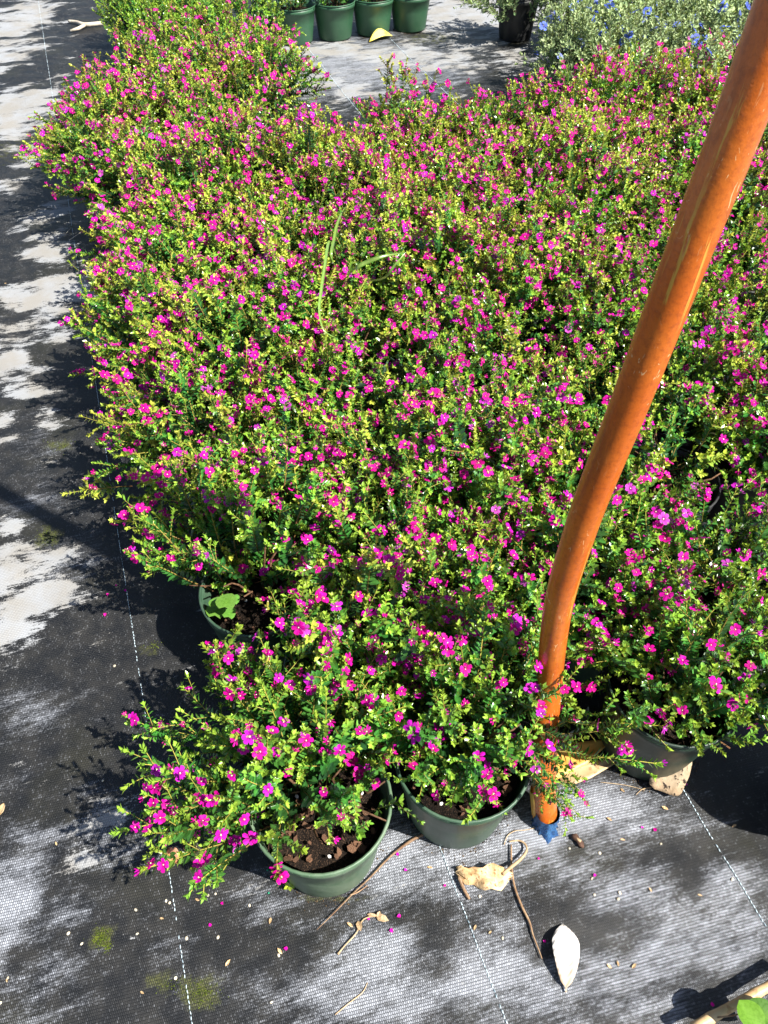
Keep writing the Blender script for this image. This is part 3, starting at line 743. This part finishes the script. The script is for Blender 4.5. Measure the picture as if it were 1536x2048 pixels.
SG = [(.80,3.46,'left of the left front plant'), (.90,3.25,'left front plant'), (1.20,3.06,'front middle plant'), (1.52,2.95,'right front plant behind the pole'), (.86,3.62,'left plant of the second row'), (1.12,3.42,'middle plant of the second row'), (1.42,3.30,'right plant of the second row'), (1.74,3.22,'second row, hidden by the pole'),
      (1.04,3.84,'third row, left'), (1.33,3.66,'third row, middle'), (1.64,3.56,'third row, right'), (.96,4.22,'fourth row, left'), (1.26,4.05,'fourth row, middle'), (1.56,3.92,'fourth row, right'), (1.88,3.80,'fourth row, far right'), (1.16,4.46,'fifth row, left'), (1.48,4.32,'fifth row, middle'), (1.80,4.20,'fifth row, right'), (1.42,4.72,'last row, left'), (1.76,4.60,'last row, right')]
for i, (x, y, w) in enumerate(SG):
    potted(x, y, 'pale sage plant with blue flowers, ' + w, 70+i, 'pot_black', 'sage', 46, .23, .24, group='pale sage plants with blue flowers', fl=.08, name='blue_flowered_plant', tmax=92)
GR = [(-.98,3.72,'front left'), (-.72,3.66,'front right'), (-1.10,3.98,'second row, left'), (-.85,3.95,'second row, middle'), (-.58,3.90,'second row, right'), (-1.18,4.24,'last row, left'), (-.92,4.22,'last row, right')]
for i, (x, y, w) in enumerate(GR):
    potted(x, y, 'green shrub without flowers in a black pot behind the back left clump, ' + w, 90+i, 'pot_black', 'heather', 48, .18, .21, group='green shrubs without flowers at the back left', name='green_shrub', tmax=90)

# ------------------------------------------------------------------ things lying on the cloth
def sheet(name, outline, mat, loc, rotz, thick=.0012, bend=None, label=None, cat=None, group=None, n=10, tilt=(0,0)):
    """a leaf-like thing: outline = [(t, half width)], along +Y, with thickness and a bend function z(t, w)"""
    b = MB(); top, bot = [], []
    L = outline[-1][0]; cols = (-1,-.5,0,.5,1)
    for (t, w) in outline:
        rt, rb2 = [], []
        for s in cols:
            x = s*w; z = bend(t/L, s) if bend else 0
            rt.append(b.vert((x, t, z+thick))); rb2.append(b.vert((x, t, z)))
        top.append(rt); bot.append(rb2)
    for i in range(len(top)-1):
        for j in range(4):
            b.face((top[i][j],top[i][j+1],top[i+1][j+1],top[i+1][j])); b.face((bot[i][j],bot[i+1][j],bot[i+1][j+1],bot[i][j+1]))
        b.face((top[i][0],top[i+1][0],bot[i+1][0],bot[i][0])); b.face((top[i][4],bot[i][4],bot[i+1][4],top[i+1][4]))
    b.face([*top[0][::-1], *bot[0]]); b.face([*top[-1], *bot[-1][::-1]])
    o = obj(name, b.mesh(name, [mat]), None, loc, (tilt[0], tilt[1], rotz))
    if label: tag(o, label, cat, group)
    return o
def profile(L, W, n=10, peak=.45, stalk=0.0):
    out = []
    for i in range(n+1):
        t = i/n
        w = (math.sin(math.pi*min(1, t/peak*.5)) if t < peak else math.cos(math.pi*.5*(t-peak)/(1-peak)))**.8 if 0 < t < 1 else .03
        if t < stalk: w = .06
        out.append((t*L, max(.03, w)*W*.5))
    return out
def heading(a, b): d = b-a; return math.atan2(-d.x, d.y), d.length
# bleached leaf
a, e = G(1132,1985), G(1126,1848); hz, L = heading(a, e)
sheet('fallen_leaf', profile(L, .040, 16, .66, .10), M['pale_leaf'], a+Vector((0,0,.003)), hz, .0008, lambda t, s: .010*math.sin(math.pi*t)+.007*abs(s)*math.sin(math.pi*t)+.001*math.sin(14*t+4*s), 'big bleached white leaf lying alone near the bottom edge', 'leaf')
a, e = G(357,1729), G(338,1697); hz, L = heading(a, e)
sheet('fallen_leaf', profile(L, .020, 10, .65), M['brown_leaf'], a+Vector((0,0,.002)), hz, .0008, lambda t, s: .006*abs(s), 'small reddish brown leaf beside the blue thread at lower left', 'leaf')
a, e = G(380,1706), G(367,1682); hz, L = heading(a, e)
sheet('fallen_leaf', profile(L, .012, 8, .5), M['dark_leaf'], a+Vector((0,0,.002)), hz, .0008, lambda t, s: .003*abs(s), 'small dark brown leaf next to the reddish brown leaf', 'leaf')
a, e = G(-6,1634), G(8,1606); hz, L = heading(a, e)
sheet('fallen_leaf', profile(L, .012, 8, .5), M['dry_leaf'], a+Vector((0,0,.002)), hz, .0008, lambda t, s: .003*abs(s), 'tan leaf at the left picture edge', 'leaf')
a, e = G(738,84), G(785,72); hz, L = heading(a, e)
sheet('fallen_leaf', profile(L, .045, 10, .6), M['yellow_leaf'], a+Vector((0,0,.004)), hz, .001, lambda t, s: .03*math.sin(math.pi*t)*(1-.4*s), 'curled yellow leaf in front of the four back pots', 'leaf')
a, e = G(170,345), G(182,338); hz, L = heading(a, e)
sheet('fallen_leaf', profile(.035, .016, 8, .5), M['brown_leaf'], a+Vector((0,0,.003)), hz, .001, lambda t, s: .004*abs(s), 'brown leaf on the cloth left of the back left clump', 'leaf')
# tan sheath by the right pot
a, e = G(1325,1586), G(1345,1500); hz, L = heading(a, e)
o = sheet('dry_sheath', [(0,.016),(.005,.026),(.02,.028),(.04,.030),(.06,.029),(.075,.026),(.088,.020)], M['sheath'], a+Vector((0,0,.008)), hz+.05, .0035, lambda t, s: .010*t+.006*s*s+.002*math.sin(9*t+3*s), 'tan dried sheath speckled with black mould below the right pot', 'dry sheath', tilt=(.55,0))
# yellow tan scraps behind the pole and a broken pot piece
a, e = G(1075,1545), G(1205,1495); hz, L = heading(a, e)
sheet('dry_leaf_scrap', [(0,.012),(.02,.026),(.045,.024),(.08,.022),(L,.006)], M['sleeve'], a+Vector((0,0,.006)), hz, .0015, lambda t, s: .012*t+.004*s*s, 'flat yellow tan scrap behind the pole foot', 'leaf scrap')
a, e = G(1120,1560), G(1230,1525); hz, L = heading(a, e)
sheet('dry_leaf_scrap', [(0,.006),(.02,.016),(.05,.015),(L,.004)], M['cane'], a+Vector((0,0,.003)), hz, .0012, lambda t, s: .004*t+.003*s*s, 'pinkish tan scrap in front of the yellow scrap', 'leaf scrap')
b = MB(); A, B = [], []
for j in range(13):
    t = rad(-75+150*j/12); zt = .062+.006*math.sin(j)
    for lst, q in ((A,.055),(B,.0525)):
        lst.append((b.vert((q*.82*math.cos(t), q*.82*math.sin(t), .0+.012*abs(j-6)/6)), b.vert((q*math.cos(t), q*math.sin(t), zt))))
for j in range(12):
    b.face((A[j][0],A[j+1][0],A[j+1][1],A[j][1])); b.face((B[j][0],B[j][1],B[j+1][1],B[j+1][0])); b.face((A[j][1],A[j+1][1],B[j+1][1],B[j][1])); b.face((A[j][0],B[j][0],B[j+1][0],A[j+1][0]))
for j in (0, 12): b.face((A[j][0],A[j][1],B[j][1],B[j][0]))
pt = G(1122,1492)
tag(obj('broken_pot', b.mesh('broken_pot', [M['shard']]), None, pt+Vector((-.01,.045,.003)), (0,0,rad(-78))), 'grey green broken pot wall behind the pole foot', 'broken pot')

# curled tan leaf with its stalk
root = bpy.data.objects.new('curled_dry_leaf', None); col.objects.link(root); c0 = G(965,1756); root.location = c0
tag(root, 'crumpled tan leaf with a pale hooked stalk in front of the second pot', 'dry leaf')
b = MB(); rg = random.Random(8); NX, NY = 13, 6; idx = {}
pa, pb = G(913,1742)-c0, G(1022,1752)-c0
wid = [.006,.018,.023,.020,.018,.021,.025,.028,.030,.028,.022,.013,.006]
for layer in (0, 1):
    for i in range(NX):
        t = i/(NX-1); q = pa.lerp(pb, t)+Vector((0,-.010*math.sin(math.pi*t),0))
        for j in range(NY):
            s = j/(NY-1)*2-1
            z = .006+.012*math.sin(math.pi*t)*(1-s*s*.4)+.006*math.sin(7*t+4*s)+.004*math.sin(17*t+2*s)+.010*max(0,s)*t
            idx[layer,i,j] = b.vert((q.x+.003*math.sin(9*s+5*t), q.y+s*wid[i]*.62+.002*math.sin(23*t), z-.0012*layer))
for i in range(NX-1):
    for j in range(NY-1):
        b.face((idx[0,i,j],idx[0,i+1,j],idx[0,i+1,j+1],idx[0,i,j+1])); b.face((idx[1,i,j],idx[1,i,j+1],idx[1,i+1,j+1],idx[1,i+1,j]))
for i in range(NX-1):
    for j in (0, NY-1): b.face((idx[0,i,j],idx[1,i,j],idx[1,i+1,j],idx[0,i+1,j]))
obj('blade', b.mesh('blade', [M['dry_leaf']]), root)
b = MB(); pts = [G(1003,1755)-c0+Vector((0,0,.020)), G(1022,1738)-c0+Vector((0,0,.018)), G(1040,1722)-c0+Vector((0,0,.014)), G(1052,1704)-c0+Vector((0,0,.010)), G(1050,1690)-c0+Vector((0,0,.007)), G(1038,1682)-c0+Vector((0,0,.005)), G(1018,1684)-c0+Vector((0,0,.004))]
b.tube(smooth(pts, 4), [.0030-.0018*i/24 for i in range(25)], 6); obj('stalk', b.mesh('stalk', [M['straw']]), root)
b = MB(); b.tube(smooth([G(917,1755)-c0+Vector((0,0,.010)), G(925,1775)-c0+Vector((0,0,.008)), G(932,1788)-c0+Vector((0,0,.006)), G(939,1799)-c0+Vector((0,0,.004))], 3), [.003,.0035,.0026,.0032,.0026,.003,.0024,.003,.0022,.002], 6); obj('rolled_edge', b.mesh('rolled_edge', [M['twig']]), root)
def rod(name, px, radii, mat, label, cat, z=.004, group=None, seg=6, zs=None):
    pts = [G(x, y) + Vector((0,0,(zs[i] if zs else z))) for i, (x, y) in enumerate(px)]
    sp = smooth(pts, 4); n = len(sp); c = sp[0].copy(); c.z = 0
    rr = [np.interp(i/(n-1), np.linspace(0,1,len(radii)), radii) for i in range(n)]
    b = MB(); b.tube([p-c for p in sp], rr, seg)
    return tag(obj(name, b.mesh(name, [mat]), None, c), label, cat, group)
rod('dry_stalk', [(1022,1690),(1023,1730),(1028,1770),(1042,1812),(1058,1845),(1065,1870),(1075,1895),(1084,1918)], [.0014,.0018,.0018,.0022,.0018,.0013,.0012,.0006], M['twig'], 'long thin brown stalk running from the curled leaf towards the white leaf', 'stalk', .005)
rod('fine_root', [(1008,1690),(1015,1672),(1030,1662),(1050,1660),(1072,1655)], [.0008,.0008,.0007,.0005], M['straw'], 'hair thin pale root curling from the hooked stalk to the pole foot', 'root', .003)
rod('twig', [(852,1668),(820,1685),(780,1715),(740,1755),(705,1788),(670,1825),(634,1862)], [.0022,.0026,.0017,.0014,.0012,.0010,.0005], M['twig'], 'long thin twig lying against the foremost pot, pointing down left', 'twig', .006)
tw = bpy.data.objects['twig']; c = Vector(tw.location)
b = MB(); b.tube(smooth([G(700,1790)-c+Vector((0,0,.006)), G(715,1785)-c+Vector((0,0,.007)), G(735,1770)-c+Vector((0,0,.004))], 3), [.0012,.0011,.001,.001,.0008,.0007,.0005], 5); obj('side_twig', b.mesh('side_twig', [M['twig']]), tw)
root = bpy.data.objects.new('twig_scrap', None); col.objects.link(root); c = G(745,1838); root.location = c
tag(root, 'crooked straw coloured twig with a dry husk, below the foremost pot', 'twig')
b = MB(); b.tube(smooth([p-c+Vector((0,0,.004)) for p in (G(676,1910),G(692,1890),G(712,1868),G(720,1850),G(728,1838),G(745,1832),G(758,1830))], 3), [.002,.0012,.001,.001,.0012,.0012,.001]+[.001]*12, 5); obj('stalk', b.mesh('stalk', [M['straw']]), root)
b = MB()
for (x0,y0,x1,y1,w) in ((752,1832,778,1842,.006),(756,1836,760,1822,.004),(734,1828,756,1833,.003),(716,1842,722,1864,.005)):
    a0 = G(x0,y0)-c; a1 = G(x1,y1)-c; b.leaf(a0+Vector((0,0,.003)), a1-a0+Vector((0,0,.004)), Vector((0,0,1)), (a1-a0).length, w*2, (1,1,1), .4, .1, 0)
obj('husk', b.mesh('husk', [M['straw']], False), root)
root = obj('seed_husk', None, None, G(1156,1682)); tag(root, 'small knobbly brown husk on the cloth right of the pole foot', 'husk')
b = MB(); b.tube([(-.009,.008,.004),(-.004,.006,.006),(0,.001,.006),(.004,-.006,.005),(.007,-.010,.003)], [.003,.006,.0042,.0052,.002], 8); obj('shell', b.mesh('shell', [M['husk']]), root)
b = MB(); b.tube([(-.003,.003,.009),(.003,-.003,.009)], [.002,.0025], 6); obj('kernel', b.mesh('kernel', [M['straw']]), root)
rod('thin_stalk', [(1200,1565),(1250,1570),(1290,1580)], [.0006,.0006,.0004], M['straw'], 'thin straw on the cloth left of the mouldy sheath', 'stalk', .003)
rod('fine_root', [(1302,1575),(1285,1578),(1272,1590)], [.0009,.0008,.0005], M['straw'], 'short curved pale root touching the mouldy sheath', 'root', .003)
rod('thin_stalk', [(670,2030),(700,2005),(725,1985),(735,1965)], [.0007,.0008,.0005], M['straw'], 'faint straw near the bottom edge left of middle', 'stalk', .002)
rod('thin_stalk', [(128,474),(143,456)], [.0012,.001], M['white_stick'], 'short pale straw on the dark cloth at the left, left one of two', 'stalk', .004)
rod('thin_stalk', [(139,482),(168,462)], [.0014,.001], M['white_stick'], 'short pale straw on the dark cloth at the left, right one of two', 'stalk', .004)
rod('dry_stick', [(205,50),(172,55),(155,48),(138,45)], [.010,.011,.008,.007], M['white_stick'], 'pale forked stick beside the black pots at top left', 'stick', .012, seg=8)
st = bpy.data.objects['dry_stick']; c = Vector(st.location)
b = MB(); b.tube([G(172,55)-c+Vector((0,0,.012)), G(158,61)-c+Vector((0,0,.012)), G(141,63)-c+Vector((0,0,.010))], [.008,.009,.006], 8); obj('fork', b.mesh('fork', [M['white_stick']]), st)

# cane with green leaves in the lower right corner
root = bpy.data.objects.new('leafy_cane', None); col.objects.link(root); c = G(1390,2060); root.location = c
tag(root, 'tan cane with two bright green leaves in the bottom right corner', 'cane')
A0, A1 = G(1385,2056,.030), G(1600,1938,.038)
n = 12; pts = [A0.lerp(A1, i/n)-c for i in range(n+1)]
b = MB(); b.tube(pts, [.0065 + (.0012 if i in (2,7) else 0) for i in range(n+1)], 12); obj('cane', b.mesh('cane', [M['cane']]), root)
b = MB(); b.tube(smooth([A0.lerp(A1,.16)-c, G(1462,2032,.05)-c, G(1490,2030,.065)-c, G(1540,2060,.07)-c], 3), .0011, 5); obj('leaf_stalk', b.mesh('leaf_stalk', [M['twig']]), root)
def big_leaf(p, q, W, colr, parent, nrm=Vector((.3,-.1,1))):
    b = MB(); d = q-p; L = d.length; d.normalize(); sd = d.cross(nrm).normalized(); nn = sd.cross(d); g = {}
    for i in range(9):
        t = i/8; w = W*.5*(math.sin(math.pi*t**.85)**.75 if 0 < t < 1 else 0.02)
        for j in range(5):
            s = (j-2)/2; g[i,j] = b.vert(p+d*(L*t)+sd*(w*s)+nn*(.18*w*abs(s)-.10*L*t*t), lerp(colr, (.18,.40,.05), .5 if j == 2 else .0))
    for i in range(8):
        for j in range(4): b.face((g[i,j],g[i,j+1],g[i+1,j+1],g[i+1,j]))
    return obj('leaf', b.mesh('leaf', [M['leaf']]), parent)
big_leaf(G(1478,2000,.07)-c, G(1530,2070,.075)-c, .040, (.12,.30,.02), root)
big_leaf(G(1490,2006,.055)-c, G(1575,2060,.060)-c, .040, (.06,.19,.015), root)

# round leaved weed at the left edge pot, grass blades in the bed
root = bpy.data.objects.new('round_leaved_weed', None); col.objects.link(root); c = G(470,1225,.16); root.location = c
tag(root, 'little weed with round green leaves hanging over the pot rim at the left edge', 'weed')
for (x, y, z, w) in ((432,1207,.205,.026),(452,1205,.225,.036),(468,1200,.220,.020),(458,1228,.195,.024),(432,1222,.190,.036)):
    p = G(x, y, z)-c; b = MB(); ctr = b.vert(p, (.10,.26,.03)); ring = []
    for j in range(12):
        a = 2*math.pi*j/12; k = .5*w*(.55 if j == 9 else 1)*(1+.06*math.sin(3*a)); ring.append(b.vert(p+Vector((k*math.cos(a), k*math.sin(a), .003*math.sin(2*a)+.002)), (.13,.29,.05)))
    for j in range(12): b.face((ctr, ring[j], ring[(j+1)%12]))
    lf = obj('leaf', b.mesh('leaf', [M['leaf']]), root)
    b = MB(); b.tube([p, p*.5+Vector((0,0,.004)), Vector((0,0,0))], .0009, 4, (.2,.3,.06)); obj('leaf_stalk', b.mesh('leaf_stalk', [M['stem']]), lf)
root = bpy.data.objects.new('grass_weed', None); col.objects.link(root); c = G(690,560,.19); root.location = (c.x, c.y, .16)
c = Vector(root.location)
tag(root, 'long narrow grass blades sticking out of the flower bed', 'grass')
def blade(pts, W, colr):
    sp = smooth(pts, 4); b = MB(); n = len(sp); row = []
    for i, p in enumerate(sp):
        t = i/(n-1); d = (sp[min(i+1,n-1)]-sp[max(i-1,0)]).normalized(); sd = d.cross(Vector((0,-.7,.7))).normalized(); w = W*.5*min(1, .25+3*t)*min(1, .08+2.2*(1-t)); nn = sd.cross(d)
        row.append([b.vert(p-sd*w+nn*w*.35-c, colr), b.vert(p-c, lerp(colr,(.5,.6,.2),.3)), b.vert(p+sd*w+nn*w*.35-c, colr)])
    for i in range(n-1):
        for j in (0,1): b.face((row[i][j],row[i][j+1],row[i+1][j+1],row[i+1][j]))
    obj('blade', b.mesh('blade', [M['leaf']]), root)
blade([G(690,560,.17), G(668,500,.36), G(658,484,.41), G(650,530,.42), G(642,585,.41), G(639,625,.39), G(648,660,.37), G(672,676,.35)], .0065, (.13,.27,.035))
blade([G(692,558,.17), G(664,520,.40), G(668,480,.41), G(674,450,.42), G(684,425,.41), G(694,412,.38)], .007, (.10,.23,.02))
blade([G(694,560,.17), G(704,542,.42), G(735,524,.46), G(770,512,.47), G(810,505,.46)], .009, (.08,.21,.02))
blade([G(696,560,.17), G(760,560,.38), G(790,530,.44), G(812,504,.46)], .006, (.15,.3,.04))

# small weed at the foot of the front pot
root = bpy.data.objects.new('seedling', None); col.objects.link(root); c = G(580,1776); root.location = c
tag(root, 'tiny yellow green seedling at the foot of the foremost pot', 'seedling')
for a in range(5):
    b = MB(); an = a*1.26; b.leaf(Vector((0,0,.003+.002*a)), Vector((math.cos(an),math.sin(an),.8)), Vector((0,0,1)), .012, .007, (.30,.42,.04), .3, .1, 0); obj('leaf', b.mesh('leaf', [M['leaf']], False), root)

# seeds, pellets, fallen petals
def seed_mesh(mat, rx=.0026, ry=.0019):
    b = MB(); b.lathe([(0,-.0012),(rx*.7,-.0008),(rx,0),(rx*.75,.0009),(0,.0013)], 8); me = b.mesh('seed', [mat]); return me
sm = seed_mesh(M['seed']); gmh = seed_mesh(M['pellet'], .0018)
for (x, y) in [(310,1678),(404,1709),(415,1710),(431,1697),(380,1781),(331,1800),(338,1804),(415,1789),(430,1786),(270,1818),(372,1875),(435,1873),(136,1866),(273,1866),(498,1809),(205,1560),(557,1910),(542,2003),(350,1955),(1133,1920),(1185,1755),(1190,1788),(1240,1785),(1323,1686),(1200,1705),(960,1792),(975,1770),(1140,1695),(1465,1758),(0,2005),(163,1887),(1237,1797),(14,1955),(228,1330),(152,748),(160,905),(182,893),(167,958),(1005,1876)]:
    o = obj('seed', sm, None, G(x,y)+Vector((0,0,.0015)), (R.uniform(-.2,.2),R.uniform(-.2,.2),R.uniform(0,6)), (R.uniform(.8,1.25), R.uniform(.6,1.0), 1)); tag(o, 'tiny pale seed lying on the dark cloth', 'seed', 'pale seeds scattered on the cloth')
for (x, y) in [(537,1785),(535,1740)]:
    o = obj('pellet', gmh, None, G(x,y)+Vector((0,0,.0015))); tag(o, 'tiny green fertiliser pellet beside the foremost pot', 'pellet', 'green pellets')
b = MB()
for s in (-1, 1):
    pass
b.leaf(Vector((0,-.004,0)), Vector((0,1,.15)), Vector((0,0,1)), .0095, .008, (1,.95,1), .35, .05, 0, .6); pme = b.mesh('petal', [M['petal']], False)
for (x, y) in [(419,1848),(444,1806),(571,1897),(795,1708),(812,1740),(784,1862),(797,1832),(1078,1715),(1424,2008),(232,1170),(215,1190),(1090,1882),(1115,1883),(1285,1655),(1310,1658),(1372,1568),(560,1690),(250,1180),(190,1000),(210,1230),(1190,1750),(736,1837),(890,1770)]:
    o = obj('fallen_petal', pme, None, G(x,y)+Vector((0,0,.003)), (R.uniform(-.3,.3),R.uniform(-.3,.3),R.uniform(0,6)), R.uniform(.45,.85)); tag(o, 'tiny fallen magenta petal lying on the cloth', 'petal', 'fallen petals on the cloth')
b = MB(); b.leaf(Vector((0,-.006,0)), Vector((0,1,.1)), Vector((0,0,1)), .013, .006, (1,1,1), .5, .1, 0); lme = b.mesh('leaf_crumb', [M['dry_leaf']], False)
for (x, y) in [(112,1687),(322,1835),(540,1840),(283,1984),(13,1960),(390,1691),(394,1798),(560,1902),(950,1855),(980,1865),(1245,1580),(1270,1930),(1238,1925),(1220,1930),(1245,1680),(1218,1640),(1330,1615),(1400,1790),(1470,1650),(700,1850),(860,1735),(1300,1780),(10,565),(455,1925)]:
    o = obj('leaf_crumb', lme, None, G(x,y)+Vector((0,0,.002)), (R.uniform(-.3,.3),R.uniform(-.3,.3),R.uniform(0,6)), R.uniform(.45,.9)); tag(o, 'small orange tan leaf crumb lying on the cloth', 'leaf crumb', 'leaf crumbs on the cloth')

# moss tufts and crumbs, uncountable
def scatter(name, spots, mat, per, size, label, cat):
    rg = random.Random(hash(name) % 999 if False else len(name)); b = MB()
    for (px, py, rx, ry, k) in spots:
        c = G(px, py); ex = abs(G(px+rx,py).x-c.x); ey = abs(G(px,py-ry).y-G(px,py+ry).y)*.5
        for i in range(int(per*k)):
            x = c.x+rg.gauss(0,.5)*ex; y = c.y+rg.gauss(0,.5)*ey; s = size*rg.uniform(.5,1.3); z = float(relief(x, y))
            v = [b.vert((x+rg.uniform(-s,s), y+rg.uniform(-s,s), z-.001)) for _ in range(3)]+[b.vert((x+rg.uniform(-.3,.3)*s, y+rg.uniform(-.3,.3)*s, z+s*rg.uniform(.5,1.1)))]
            for f in ((v[0],v[1],v[3]),(v[1],v[2],v[3]),(v[2],v[0],v[3])): b.face(f)
    o = obj(name, b.mesh(name, [mat], False)); o['kind'] = 'stuff'; tag(o, label, cat); return o
scatter('moss', [(95,1070,22,18,1),(200,1875,18,18,1.6),(215,1890,8,14,.6),(400,1985,36,26,1.6),(415,1712,34,26,1.4),(120,890,26,10,.5),(310,1290,16,10,.3),(340,1970,30,20,.4)], M['moss'], 230, .0021, 'patches of green moss growing on the cloth', 'moss')
pc1, pc2, pc3 = F(0,0), F(.224,0), F(.587,-.005)
b = MB(); rg = random.Random(77)
for pc, n in ((pc1,420),(pc2,420),(pc3,300)) + tuple((F(u,3.81),160) for u in (.945,1.148,1.35,1.55)):
    for i in range(n):
        a = rg.uniform(0,6.28); q = .080+abs(rg.gauss(0,.010)); s = rg.uniform(.0008,.003); x, y = pc.x+q*math.cos(a), pc.y+q*math.sin(a)
        v = [b.vert((x+rg.uniform(-s,s), y+rg.uniform(-s,s), float(relief(x,y))-.0005)) for _ in range(3)]+[b.vert((x,y,float(relief(x,y))+s*1.2))]
        for f in ((v[0],v[1],v[3]),(v[1],v[2],v[3]),(v[2],v[0],v[3])): b.face(f)
o = obj('soil_crumbs', b.mesh('soil_crumbs', [M['crumb']], False)); o['kind'] = 'stuff'; tag(o, 'crumbs of soil around the pot feet', 'soil')

# pot just off the right of the frame whose smooth shadow falls on the cloth
root = bpy.data.objects.new('empty_pot', None); col.objects.link(root); root.location = (.765, .50, 0)
tag(root, 'pot with bare soil just beyond the right picture edge', 'pot'); pm, rm = POTS['pot_black']
p = obj('pot', pm, root, scale=1.1); obj('rim', rm, p); obj('potting_soil', SOIL[0], root, scale=1.1)
print('objects', len(bpy.data.objects))
